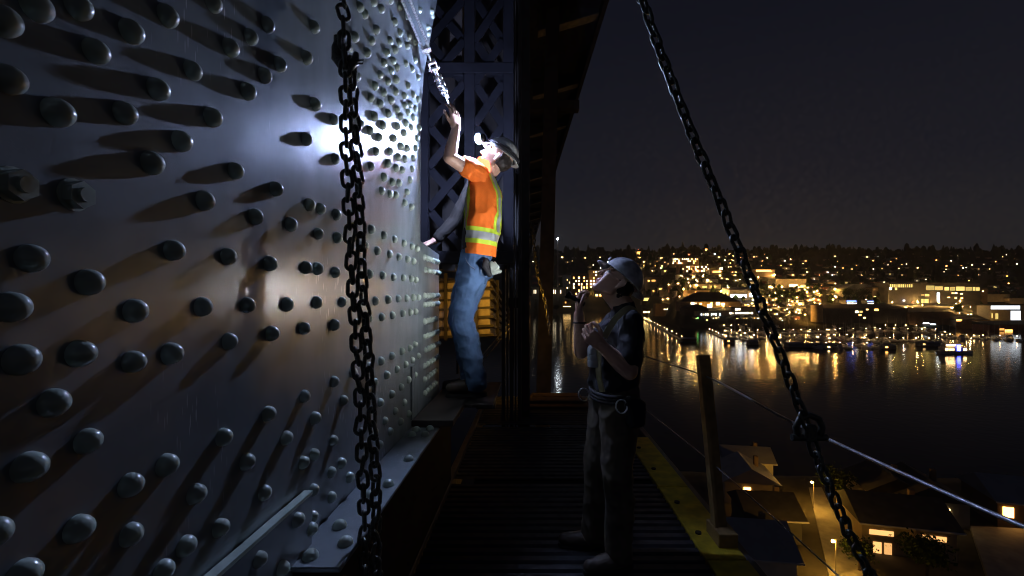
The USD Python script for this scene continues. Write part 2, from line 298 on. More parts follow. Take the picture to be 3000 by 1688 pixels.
RV = """638,9 507,47 402,93 300,151 50,233 579,207 478,262 384,332 635,344 547,414 463,478 67,542 242,571 614,588 116,757 524,734 681,751 282,827
795,73 746,108 687,140 830,189 786,221 737,268 702,501 818,554 760,635 862,658 915,600 947,612 941,685 996,696 993,629 801,772 906,784 938,787 990,798
929,79 906,169 932,306 906,408 985,350 990,466 1028,140 1052,224 1046,108 1075,41 1122,26 1107,87 1095,119 1081,154 1162,64 1177,20 1148,119 1177,96 1197,47 1139,154 1162,146
1174,126 1203,108 1197,134 1221,122 1130,184 1157,178 1119,219 1151,207 1168,198 1194,186 1212,201 1221,175 1229,227 1104,251 1142,239 1165,233 1200,251
1092,286 1130,271 1165,268 1189,280 1215,277 1229,291 1119,303 1151,294 1168,320 1191,309 1206,306 1221,318 1101,341 1142,332 1177,341 1200,329 1215,344 1063,364 1089,382 1127,367
1168,370 1194,361 1209,373 1232,376 1116,402 1159,405 1189,390 1226,405 1180,428 1197,434 1221,434 1107,443 1148,443 1171,460 1191,466 1215,463 1142,478 1092,487
1165,492 1183,498 1212,495 1130,519 1154,533 1174,536 1206,527 1124,559 1148,568 1165,571 1197,562 1191,594 1209,606 1060,20 1100,5 1150,0 1235,29 1257,80 1269,34 1281,47 1269,99
1093,672 1130,689 1161,701 1188,712 1211,722 1226,729 1075,720 1111,735 1147,745 1173,753 1198,759 1216,766 1233,772 1089,803 1127,807 1158,812 1186,814 1209,817 1223,821
1106,882 1142,878 1171,875 1196,874 1215,872 1231,872 608,899 737,894 852,892 937,886 1010,885 413,911 900,962 987,952 1087,933 1124,929 1155,924 1184,918 1207,915 1222,913 807,977 685,1000
1122,1058 1153,1043 1182,1029 1205,1020 1220,1009 1089,1074 1138,1099 1168,1082 1193,1068 1213,1055 1231,1043 987,1118 1041,1091 1103,1120 1014,1173 902,1161 1153,1155 1180,1134 1202,1113 1219,1099
797,1212 668,1281 931,1225 848,1283 735,1353 929,1332 985,1291 898,1355 979,1384 1008,1357 1031,1399 786,1444 927,1436 979,1457 658,1546 851,1523 923,1514 894,1550 737,1639 805,1666
1120,1179 1134,1233 1163,1204 1190,1179 1149,1264 1118,1303 1103,1266 1178,1235 1202,1212 87,1054 256,1036 408,1060 518,1036 108,1368 277,1292 399,1421 504,1362 588,1447 250,1549 402,1566 495,1671 4,1560 93,1683
30,60 130,20 190,330 60,900 180,1180 330,1480 200,1640 560,1600 250,20 360,10"""
def rivet_mesh(c, axis, r=0.025, h=0.026, n=18):
    prof_, k = [], 7
    Rr = (r * r + h * h) / (2 * h)
    for i in range(k + 1):
        a = math.asin(min(1, r / Rr)) if h <= r else math.pi - math.asin(r / Rr)
        t = a * (1 - i / k); prof_.append((Rr * math.sin(t), Rr * math.cos(t) - Rr + h))
    prof_ = [(q, z + 0.006) for q, z in prof_]; prof_[0] = (r, 0.006); prof_[-1] = (0.0, h + 0.006); prof_ = [(r * 1.04, -0.001), (r * 1.03, 0.002)] + prof_
    m = lathe(prof_, n)
    if axis == 'x': m.apply_transform(trimesh.transformations.rotation_matrix(math.pi / 2, [0, 1, 0]))
    m.apply_translation(c); return m
placed = []
def add_rivet(y, z, x=None):
    for (a, b) in placed:
        if (a - y) ** 2 + (b - z) ** 2 < 0.046 ** 2: return
    placed.append((y, z))
    if x is None:
        x = -W
        if z < -0.595 and z > -0.95 and y < 1.36: x = -W + 0.03
        if y > 2.74 + (max(0, z - 1.15) * 0.55): x = -W - 0.023
    s = R.uniform(0.94, 1.05)
    part(girder, 'rivet', rivet_mesh((x, y, CZ + z), 'x', 0.0198 * s, 0.0165 * s * R.uniform(0.9, 1.08)), M['rivet'], smooth=50)
def hex_bolt(c):
    m = trimesh.creation.cylinder(radius=0.021, height=0.014, sections=6); m.apply_translation([0, 0, 0.009])
    w_ = trimesh.creation.cylinder(radius=0.0245, height=0.004, sections=20); w_.apply_translation([0, 0, 0.0])
    s_ = trimesh.creation.cylinder(radius=0.011, height=0.006, sections=14); s_.apply_translation([0, 0, 0.0191]); m = join(m, w_, s_)
    m.apply_transform(trimesh.transformations.rotation_matrix(math.pi / 2, [0, 1, 0])); m.apply_translation(c); return m
for t in ('67,542', '242,571'):
    px, py = map(float, t.split(',')); y = (W - 0.014) * F / (1561 - px); placed.append((y, -(py - 866) / F * y))
    part(girder, 'hex_bolt', hex_bolt((-W, y, CZ - (py - 866) / F * y)), M['rivet'], smooth=25)
for t in RV.split():
    px, py = map(float, t.split(','))
    y = (W - 0.014) * F / (1561 - px)
    add_rivet(y, -(py - 866) / F * y)
for row, n in ((0.25, 6), (0.17, 6), (0.0, 6), (-0.06, 6), (-0.17, 5), (-0.27, 6), (-0.36, 6), (-0.46, 6), (-0.55, 5), (-0.64, 5)):
    for k in range(n): add_rivet(2.98 + 0.085 * k + (0.03 if row in (0.17, -0.36) else 0), row, -W - 0.023)
for (x, y) in ((-0.56, 2.05), (-0.565, 1.78), (-0.64, 2.5), (-0.57, 2.52), (-0.64, 2.41), (-0.57, 2.41), (-0.62, 1.46), (-0.56, 1.36), (-0.63, 1.29), (-0.60, 1.68)):
    part(girder, 'rivet', rivet_mesh((x, y, CZ - 0.742), 'z', 0.022, 0.018), M['rivet'], smooth=50)
for (x, y) in ((-0.60, 1.12), (-0.56, 0.98)): part(girder, 'rivet', rivet_mesh((x, y, CZ - 0.78), 'z', 0.022, 0.018), M['rivet'], smooth=50)

# ================================================================== chains
def link_mesh(c, t, s, p, d):      # t along the chain, s the side the link spreads to
    t = t / np.linalg.norm(t); s = s - t * (s @ t); s /= np.linalg.norm(s)
    L, w = p / 2 - (1.28 * d - 0.5 * d) * 0 - 0.0, 1.1 * d
    hs = p / 2 + d / 2 - w        # half of the straight
    a = np.linspace(0, math.pi, 8); pts = []
    for q in a: pts.append(c + s * (w * math.cos(q)) + t * (hs + w * math.sin(q)))
    for q in a: pts.append(c - s * (w * math.cos(q)) - t * (hs + w * math.sin(q)))
    return tube(pts, d / 2, 8, closed=True)
def chain(path, p, d, parent, roll=0.4, jit=0.12):
    P = np.array(path, float); seg = np.linalg.norm(np.diff(P, axis=0), axis=1); cum = np.concatenate([[0], np.cumsum(seg)])
    n = int(cum[-1] / p)
    for i in range(n):
        s0 = (i + 0.5) * p; c = np.array([np.interp(s0, cum, P[:, k]) for k in range(3)])
        c2 = np.array([np.interp(min(s0 + 0.01, cum[-1]), cum, P[:, k]) for k in range(3)]); c1 = np.array([np.interp(s0 - 0.01, cum, P[:, k]) for k in range(3)])
        t = c2 - c1; t = t + np.array([R.gauss(0, 1), R.gauss(0, 1), 0]) * jit * np.linalg.norm(t)
        a = roll + (math.pi / 2 if i % 2 else 0) + R.gauss(0, jit)
        part(parent, 'link', link_mesh(c, t, np.array([math.cos(a), math.sin(a), 0.01]), p, d), M['chain'], smooth=True)
lc = [D(862, -60, 1.36), D(864, 60, 1.37), D(868, 150, 1.37), D(872, 420, 1.38), D(886, 700, 1.38), D(905, 1000, 1.38), D(916, 1300, 1.38), D(922, 1500, 1.38)]
c1 = thing('chain', 'dark steel hoist chain hanging doubled in front of the riveted girder', 'chain', lc[-1], group=None)
chain(lc, 0.0415, 0.0125, c1, 0.3)
lc2 = [D(884, 150, 1.40), D(890, 260, 1.41), D(900, 420, 1.41), D(911, 700, 1.40), D(930, 950, 1.40), D(945, 1200, 1.39), D(948, 1500, 1.39)]
chain(lc2, 0.0415, 0.0125, c1, 0.9)
hk = D(871, 135, 1.385)
part(c1, 'grab_hook', tube([hk + np.array(q) * 0.9 for q in ((-0.012, 0, 0.075), (-0.02, 0, 0.05), (-0.03, 0, 0.02), (-0.03, 0, -0.015), (-0.012, 0, -0.04), (0.015, 0, -0.04), (0.03, 0.004, -0.02), (0.032, 0.004, 0.005))], [0.008, 0.014, 0.017, 0.018, 0.018, 0.016, 0.013, 0.008], 10), M['chain'], smooth=True)
part(c1, 'hook_cheek', box(hk[0] - 0.035, hk[0] - 0.008, hk[1] - 0.012, hk[1] + 0.012, hk[2] + 0.0, hk[2] + 0.055, 0.004), M['chain'])
part(c1, 'tie_wire', tube([hk + np.array(q) for q in ((0.0, -0.01, -0.02), (0.03, -0.01, -0.026), (0.055, -0.005, -0.022), (0.05, 0.0, -0.03), (0.02, 0.0, -0.032))], 0.0025, 5), M['black_plastic'])
rc = [D(1596, -60, 1.52), D(1660, 130, 1.5), D(1745, 350, 1.48), D(1820, 530, 1.47), D(1910, 760, 1.45), D(1985, 950, 1.44), D(2030, 1075, 1.43)]
c2 = thing('chain', 'taut slanting hoist chain against the night sky on the right', 'chain', rc[-1])
chain(rc, 0.0425, 0.0125, c2, 0.5, 0.08)
rc2 = [D(2040, 1110, 1.43), D(2075, 1200, 1.42), D(2130, 1330, 1.41), D(2215, 1500, 1.4)]
chain(rc2, 0.0425, 0.0125, c2, 0.2, 0.2)
sk = D(2035, 1082, 1.43)
part(c2, 'shackle', tube([sk + np.array(q) for q in ((-0.035, 0, -0.02), (-0.042, 0, 0.01), (-0.03, 0, 0.036), (0.0, 0, 0.048), (0.03, 0, 0.036), (0.04, 0, 0.01), (0.033, 0, -0.02))], 0.0105, 10), M['chain'], smooth=True)
part(c2, 'shackle_pin', tube([sk + np.array((-0.055, 0, -0.022)), sk + np.array((0.055, 0, -0.022))], 0.011, 10), M['chain'])
part(c2, 'load_clamp', box(sk[0] - 0.018, sk[0] + 0.02, sk[1] - 0.015, sk[1] + 0.015, sk[2] - 0.035, sk[2] + 0.02, 0.007), M['chain'])
c3 = thing('chain', 'thin far hoist chain seen above the end of the work platform', 'chain', D(1392, 800, 6.5))
chain([D(1338, 560, 6.5), D(1352, 690, 6.5), D(1372, 760, 6.5), D(1385, 850, 6.5)], 0.06, 0.017, c3, 0.4)

# ================================================================== turnbuckle and wire rope above the man's hand
A, B = D(1016, -12, 2.22), D(1131, 268, 3.03)
ax = (B - A) / np.linalg.norm(B - A); T = lambda s: A + (B - A) * s
side = np.cross(ax, [0, 1, 0.0]); side /= np.linalg.norm(side); nrm = np.cross(side, ax)
tb = thing('turnbuckle', 'bright galvanised turnbuckle with wire rope and three clips above the raised hand', 'turnbuckle', B)
for s in (-1, 1):
    part(tb, 'rod', tube([T(-0.1) + side * s * 0.018, T(0.40) + side * s * 0.018], 0.008, 10), M['galv'], smooth=40)
part(tb, 'end_block', bar(T(0.39), T(0.425), 0.05, 0.026, nrm), M['galv'])
part(tb, 'threaded_shank', tube([T(0.42), T(0.52)], 0.0085, 10), M['galv'], smooth=40)
part(tb, 'jaw', join(bar(T(0.515), T(0.535), 0.05, 0.024, nrm), bar(T(0.53) + side * 0.021, T(0.60) + side * 0.021, 0.009, 0.022, nrm), bar(T(0.53) - side * 0.021, T(0.60) - side * 0.021, 0.009, 0.022, nrm)), M['galv'])
part(tb, 'jaw_pin', tube([T(0.585) - side * 0.036, T(0.585) + side * 0.036], 0.0075, 10), M['galv'])
def rope(p0, p1, r, n=60, twist=22):
    ms = []
    for k in range(4):
        q = []
        for i in range(n):
            t = i / (n - 1); a = twist * t + k * math.pi / 2
            q.append(np.array(p0) * (1 - t) + np.array(p1) * t + r * 0.5 * (math.cos(a) * side + math.sin(a) * nrm))
        ms.append(tube(q, r * 0.55, 6))
    return join(*ms)
part(tb, 'wire_rope', rope(T(0.575) + side * 0.007, T(1.0), 0.0065), M['galv'], smooth=True)
part(tb, 'rope_tail', rope(T(0.575) - side * 0.009, T(0.90) + side * 0.016, 0.0065, 40, 14), M['galv'], smooth=True)
for s in (0.70, 0.77, 0.84):
    cl = part(tb, 'rope_clip', tube([T(s) + side * q[0] + nrm * q[1] for q in ((-0.017, 0.03), (-0.018, 0), (-0.012, -0.016), (0, -0.021), (0.012, -0.016), (0.018, 0), (0.017, 0.03))], 0.0055, 8), M['galv'], smooth=True)
    part(cl, 'saddle', bar(T(s - 0.012) + nrm * 0.012, T(s + 0.012) + nrm * 0.012, 0.052, 0.016, nrm), M['galv'])
    for q in (-1, 1):
        nm = trimesh.creation.cylinder(radius=0.0105, height=0.012, sections=6); Mx = trimesh.geometry.align_vectors([0, 0, 1], nrm); nm.apply_transform(Mx); nm.apply_translation(T(s) + side * q * 0.0175 + nrm * 0.026)
        part(cl, 'nut', nm, M['galv'])

# ================================================================== work platform, cables, post
ZP = -1.53
pf = thing('work_platform', 'dark suspended work platform of ribbed steel deck sheets under the second man', 'platform', (0.3, 3.5, CZ + ZP))
for k, (y0, y1) in enumerate(((0.6, 2.2), (2.205, 3.8), (3.805, 5.4), (5.405, 7.0))):
    n = int((y1 - y0) / 0.02125); yy = np.linspace(y0, y1, n * 1 + 1); prof_ = []
    yy, zz = [], []
    y = y0
    while y < y1 - 0.08:
        for dy, dz in ((0, 0), (0.045, 0), (0.053, -0.018), (0.077, -0.018)): yy.append(y + dy); zz.append(dz)
        y += 0.085
    yy, zz = np.array(yy), np.array(zz) + CZ + ZP
    vv = np.vstack([np.stack([np.full_like(yy, -0.655), yy, zz], 1), np.stack([np.full_like(yy, 0.995), yy, zz], 1), np.stack([np.full_like(yy, -0.655), yy, zz - 0.004], 1), np.stack([np.full_like(yy, 0.995), yy, zz - 0.004], 1)])
    m = len(yy); ff = []
    for i in range(m - 1):
        ff += [(i, m + i, m + i + 1), (i, m + i + 1, i + 1), (2 * m + i, 3 * m + i + 1, 3 * m + i), (2 * m + i, 2 * m + i + 1, 3 * m + i + 1)]
    part(pf, 'deck_sheet', trimesh.Trimesh(vv, ff, process=False), M['deck'])
for k, (y0, y1) in enumerate(((0.7, 1.62), (1.64, 2.62), (2.64, 3.62), (3.64, 4.9))):
    pl = part(pf, 'edge_plank', box(1.0, 1.24, y0, y1, CZ + ZP - 0.04, CZ + ZP + 0.006, 0.004), M['yellow'])
    for q in (0.28, 0.72):
        m = trimesh.creation.cylinder(radius=0.02, height=0.012, sections=10); m.apply_translation([1.06, y0 + (y1 - y0) * q, CZ + ZP + 0.011]); part(pl, 'bolt', m, M['black_steel'])
for y in (0.9, 2.4, 3.9, 5.4, 6.8):
    part(pf, 'cross_beam', box(-0.5, 1.26, y - 0.05, y + 0.05, CZ + ZP - 0.2, CZ + ZP - 0.045, 0.005), M['steel_dark'])
part(pf, 'side_beam', box(-0.715, -0.66, 0.6, 7.0, CZ + ZP - 0.2, CZ + ZP + 0.03, 0.004), M['steel_dark'])
part(pf, 'toe_angle', box(1.242, 1.30, 0.6, 7.0, CZ + ZP - 0.2, CZ + ZP - 0.02, 0.004), M['steel_dark'])
pst = thing('guard_post', 'leaning wooden guard post at the platform edge carrying the cables', 'post', D(1808, 1385, 2.86))
p0, p1 = np.array([1.18, 2.84, CZ + ZP]), D(1771, 893, 3.12)
part(pst, 'post_timber', bar(p0, p1, 0.06, 0.05, (0, 1, 0)), M['timber'])
part(pst, 'post_strip', bar(p0 + np.array([-0.040, -0.006, 0.02]), p1 + np.array([-0.040, -0.006, 0]), 0.018, 0.07, (0, 1, 0)), M['timber'])
part(pst, 'base_cleat', box(1.12, 1.238, 2.74, 2.94, CZ + ZP + 0.007, CZ + ZP + 0.09, 0.004), M['timber'])
def lay(pts, n=40):
    P = np.array(pts, float); t = np.linspace(0, 1, len(P)); from scipy.interpolate import PchipInterpolator as PI_
    f = PI_(t, P); return f(np.linspace(0, 1, n))
single('guard_cable', tube(lay([(1.19, 0.6, CZ - 0.50), (1.185, 1.26, CZ - 0.565), (1.18, 2.05, CZ - 0.575), (1.17, 3.0, CZ - 0.545), (1.10, 4.6, CZ - 0.60), (1.0, 6.8, CZ - 0.62)]), 0.0062, 7), M['rope'], 'thin steel guard cable running waist high past the post', 'cable', smooth=True)
single('guard_cable', tube(lay([(1.2, 0.6, CZ - 1.0), (1.2, 1.6, CZ - 1.10), (1.18, 2.88, CZ - 1.10), (1.1, 4.6, CZ - 1.12), (1.0, 6.8, CZ - 1.1)]), 0.0042, 7), M['rope'], 'lower thin guard cable at knee height along the platform edge', 'cable', smooth=True)
st = thing('plank_stack', 'low stack of brown planks lying at the far end of the platform', 'planks', (0.3, 6.4, CZ + ZP))
for k, (x0, x1, y0, z) in enumerate(((-0.15, 0.75, 6.1, 0), (-0.1, 0.8, 6.36, 0), (-0.12, 0.72, 6.62, 0), (-0.05, 0.7, 6.25, 0.045), (-0.02, 0.66, 6.52, 0.045))):
    part(st, 'plank', box(x0, x1, y0, y0 + 0.22, CZ + ZP + z + 0.002, CZ + ZP + z + 0.043, 0.004), M['timber_dark'])

# ================================================================== bridge steelwork overhead and behind
DH = 8.0
deck = thing('bridge_deck', 'dark underside of the bridge deck receding overhead with rows of brackets', 'bridge', (0, 20, CZ + DH))
ex = lambda y: 2.45 - 0.034 * y
def slab(y0, y1, z0, z1, xl, xr0, xr1):
    v = [(xl, y0, z0), (xr0, y0, z0), (xr1, y1, z0), (xl, y1, z0), (xl, y0, z1), (xr0, y0, z1), (xr1, y1, z1), (xl, y1, z1)]
    return trimesh.convex.convex_hull(np.array(v, float))
part(deck, 'soffit', slab(1.0, 130, CZ + DH, CZ + DH + 0.4, -9, ex(1), ex(130)), M['steel_dark'])
part(deck, 'edge_girder', slab(1.0, 130, CZ + DH - 0.25, CZ + DH - 0.002, ex(60) * 0 + 2.0 - 0.0, ex(1), 2.0) if False else bar((ex(2) - 0.1, 2, CZ + DH - 0.13), (ex(120) - 0.1, 120, CZ + DH - 0.13), 0.12, 0.25), M['steel_dark'])
for k in range(14):
    y = 8.6 + 4.15 * k; xr = ex(y) - 0.18
    part(deck, 'bracket', trimesh.Trimesh(*(lambda v: (v.vertices, v.faces))(trimesh.convex.convex_hull(np.array([(xr, y + a, CZ + DH - 0.16) for a in (-0.12, 0.12)] + [(xr, y + a, CZ + DH - 0.01) for a in (-0.12, 0.12)] + [(xr - 1.7, y + a, CZ + DH - 0.66) for a in (-0.12, 0.12)] + [(xr - 1.7, y + a, CZ + DH - 0.01) for a in (-0.12, 0.12)]))), process=False), M['steel_dark'])
    part(deck, 'bracket_flange', bar((xr, y, CZ + DH - 0.175), (xr - 1.7, y, CZ + DH - 0.675), 0.34, 0.025, (0, 0, 1)), M['steel_warm'])
for k in range(4): part(deck, 'stringer', bar((-1.2 - 1.7 * k, 1.5, CZ + DH - 0.3), (-4.5 - 1.7 * k, 110, CZ + DH - 0.3), 0.3, 0.58), M['steel_dark'])
tr = thing('truss_tower', 'dark latticed steel tower of the bridge rising behind the man in the orange vest', 'tower', (-0.4, 5.6, CZ - 1.6))
def column(cx, cy, w, z0, z1, nm='leg'):
    m = [bar((cx + s * w / 2, cy, z0), (cx + s * w / 2, cy, z1), 0.035, 0.14, (0, 1, 0)) for s in (-1, 1)]
    return m
TY = 5.6
LG = [(-1.12, 0.16), (-0.80, 0.10), (-0.22, 0.20), (-0.02, 0.12)]
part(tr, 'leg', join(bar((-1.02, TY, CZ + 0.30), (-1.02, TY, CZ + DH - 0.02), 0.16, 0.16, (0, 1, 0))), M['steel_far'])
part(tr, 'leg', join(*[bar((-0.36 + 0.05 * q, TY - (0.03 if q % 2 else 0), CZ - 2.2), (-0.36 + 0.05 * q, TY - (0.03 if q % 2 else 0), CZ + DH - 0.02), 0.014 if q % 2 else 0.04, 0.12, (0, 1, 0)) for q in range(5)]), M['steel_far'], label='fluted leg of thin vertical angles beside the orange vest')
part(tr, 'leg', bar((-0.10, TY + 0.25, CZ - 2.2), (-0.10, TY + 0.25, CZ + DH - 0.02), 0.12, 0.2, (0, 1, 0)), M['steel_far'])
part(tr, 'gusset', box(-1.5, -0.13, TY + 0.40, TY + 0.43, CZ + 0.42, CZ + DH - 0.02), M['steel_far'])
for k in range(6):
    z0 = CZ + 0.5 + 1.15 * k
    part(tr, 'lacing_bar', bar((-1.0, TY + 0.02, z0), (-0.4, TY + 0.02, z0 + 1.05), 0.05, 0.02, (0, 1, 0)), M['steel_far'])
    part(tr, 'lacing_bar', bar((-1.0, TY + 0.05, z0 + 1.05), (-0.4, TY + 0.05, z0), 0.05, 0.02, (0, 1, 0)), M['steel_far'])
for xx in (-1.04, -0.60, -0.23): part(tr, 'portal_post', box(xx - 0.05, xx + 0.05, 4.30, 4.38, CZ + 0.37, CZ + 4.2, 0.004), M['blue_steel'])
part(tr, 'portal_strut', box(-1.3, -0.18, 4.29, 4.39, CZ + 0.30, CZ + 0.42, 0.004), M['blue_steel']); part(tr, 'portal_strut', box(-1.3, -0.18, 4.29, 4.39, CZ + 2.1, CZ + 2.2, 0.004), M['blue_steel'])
for xa, xb in ((-0.99, -0.65), (-0.55, -0.28)):
    for k in range(9):
        z0 = CZ + 0.42 + 0.4 * k
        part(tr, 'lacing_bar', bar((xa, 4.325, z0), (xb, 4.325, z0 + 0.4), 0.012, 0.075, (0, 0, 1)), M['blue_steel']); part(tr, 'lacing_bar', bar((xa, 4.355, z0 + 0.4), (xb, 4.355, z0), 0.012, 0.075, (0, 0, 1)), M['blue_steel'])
part(tr, 'portal_hanger', bar((-0.75, 4.5, CZ + 2.3), (-0.75, 4.5, CZ + DH - 0.02), 0.12, 0.12, (0, 1, 0)), M['steel_far'])
part(tr, 'tie_beam', box(-1.6, -0.12, TY + 0.06, TY + 0.38, CZ + 0.33, CZ + 0.41, 0.004), M['steel_far'])
part(tr, 'tie_beam', box(-0.14, 1.25, 12.2, 12.5, CZ + 5.0, CZ + 5.25, 0.01) , M['steel_far'])
part(tr, 'pier_leg', bar((0.0, 10.5, CZ - 12), (0.55, 12.35, CZ + DH), 0.35, 0.4, (0, 1, 0)), M['steel_far'])

arch = thing('arch_rib', 'amber-lit riveted arch rib sloping away behind the blue jeans', 'arch', (-1.1, 7, CZ - 1.2))
def sheared(x0, x1, y0, y1, zt0, zb0, zt1, zb1):
    return trimesh.convex.convex_hull(np.array([(x, y0, CZ + z) for x in (x0, x1) for z in (zt0, zb0)] + [(x, y1, CZ + z) for x in (x0, x1) for z in (zt1, zb1)]))
part(arch, 'box_rib', sheared(-1.9, -0.66, 7.0, 13.5, 0.26, -0.62, -0.48, -1.25), M['steel_warm'])
for k in range(7):
    t = k / 6; za, zb = 0.24 - 0.84 * t, -0.49 - 0.74 * t
    part(arch, 'flange_angle', join(bar((-1.9, 6.96, CZ + za - 0.06), (-0.62, 6.96, CZ + za), 0.06, 0.035), bar((-0.63, 6.93, CZ + za), (-0.63, 13.5, CZ + zb), 0.06, 0.035)), M['black_steel'])
for (x, y) in ((-0.86, 6.9), (-1.32, 6.9)): part(arch, 'stiffener', bar((x, y, CZ + 0.34), (x, y, CZ - 0.68), 0.045, 0.04, (0, 1, 0)), M['black_steel'])
for y, z in ((7.7, -0.04), (9.2, -0.18), (11.2, -0.36)): part(arch, 'stiffener', bar((-0.6, y, CZ + z + 0.3), (-0.6, y, CZ + z - 0.72), 0.05, 0.05, (0, 1, 0)), M['black_steel'])
def flood(label, x, y, z, power):
    fl = thing('floodlight', label, 'floodlight', (x, y, CZ + z))
    part(fl, 'housing', box(x - 0.08, x + 0.08, y - 0.1, y, CZ + z - 0.07, CZ + z + 0.07, 0.01), M['black_plastic'])
    part(fl, 'lens', box(x - 0.065, x + 0.065, y + 0.001, y + 0.01, CZ + z - 0.055, CZ + z + 0.055), M[power])
    part(fl, 'bracket', bar((x, y - 0.05, CZ + z - 0.9), (x, y - 0.05, CZ + z - 0.07), 0.03, 0.03, (0, 1, 0)), M['black_steel'])
M['flood_a'] = em('flood_sodium', (1.0, 0.46, 0.05), 110.0); M['flood_b'] = em('flood_sodium_side', (1.0, 0.46, 0.05), 170.0)
flood('small sodium floodlight behind the jeans lighting the arch rib', -1.0, 6.1, -0.14, 'flood_a')
flood('small sodium floodlight behind the fluted leg lighting the side of the arch rib', -0.27, 6.25, -0.1, 'flood_b')
lg = thing('steel_ledge', 'dark steel beam end under the boots of the man in orange', 'beam', (-0.35, 3.3, CZ - 0.75))
part(lg, 'top_flange', box(-0.448, -0.26, 2.98, 3.75, CZ - 0.735, CZ - 0.712, 0.004), M['steel_far'])
part(lg, 'bracket', box(-0.448, -0.30, 3.6, 3.72, CZ - 0.9, CZ - 0.736), M['steel_far'])
single('handrail_rod', join(tube([(-0.72 + 0.0, 4.4, CZ - 0.85), (-0.35, 6.6, CZ - 0.42)], 0.008, 6), tube([(-0.70, 4.44, CZ - 0.90), (-0.33, 6.6, CZ - 0.47)], 0.008, 6)), M['steel_warm'], 'pair of thin bent rods behind the jeans', 'rods')
# ================================================================== people
def ball(c, r): return m3.Manifold.sphere(float(r), 20).translate([float(q) for q in c])
def ell(c, rad, f=(1, 0, 0), l=(0, 1, 0), u=(0, 0, 1), n=28):
    s = m3.Manifold.sphere(1.0, n).scale([float(q) for q in rad])
    Mx = np.stack([f, l, u], 1)
    return s.transform(np.hstack([Mx, np.array(c, float)[:, None]]))
def hull(*balls): return m3.Manifold.batch_hull([ball(c, r) for c, r in balls])
def chainhull(*b): return m3.Manifold.batch_boolean([hull(b[i], b[i + 1]) for i in range(len(b) - 1)], m3.OpType.Add)
def union(ms): return m3.Manifold.batch_boolean(list(ms), m3.OpType.Add)
def finish(m, edge=0.01, it=12, wr=0.0, wscale=18.0, seed=0, stretch=(1, 1, 1)):
    m = m.refine_to_length(edge).to_mesh(); t = trimesh.Trimesh(np.array(m.vert_properties[:, :3], float), np.array(m.tri_verts), process=True)
    v0 = t.vertices.copy(); trimesh.smoothing.filter_taubin(t, lamb=0.5, nu=0.51, iterations=it)
    bad = np.linalg.norm(t.vertices - v0, axis=1) > 0.02 if edge < 0.05 else np.zeros(len(v0), bool)
    if bad.any(): v1 = np.array(t.vertices); v1[bad] = v0[bad]; t.vertices = v1
    if wr:
        p = t.vertices * wscale * np.array(stretch)
        n1 = meshkit.fbm(p, 3, seed) - 0.5
        ridge = 1 - np.abs(meshkit.noise(p * 0.8 + 7.3, seed + 5) * 2 - 1)
        t.vertices = t.vertices + t.vertex_normals * (n1 * wr * 1.6 + (ridge ** 3) * wr * 0.9)[:, None]
    return t
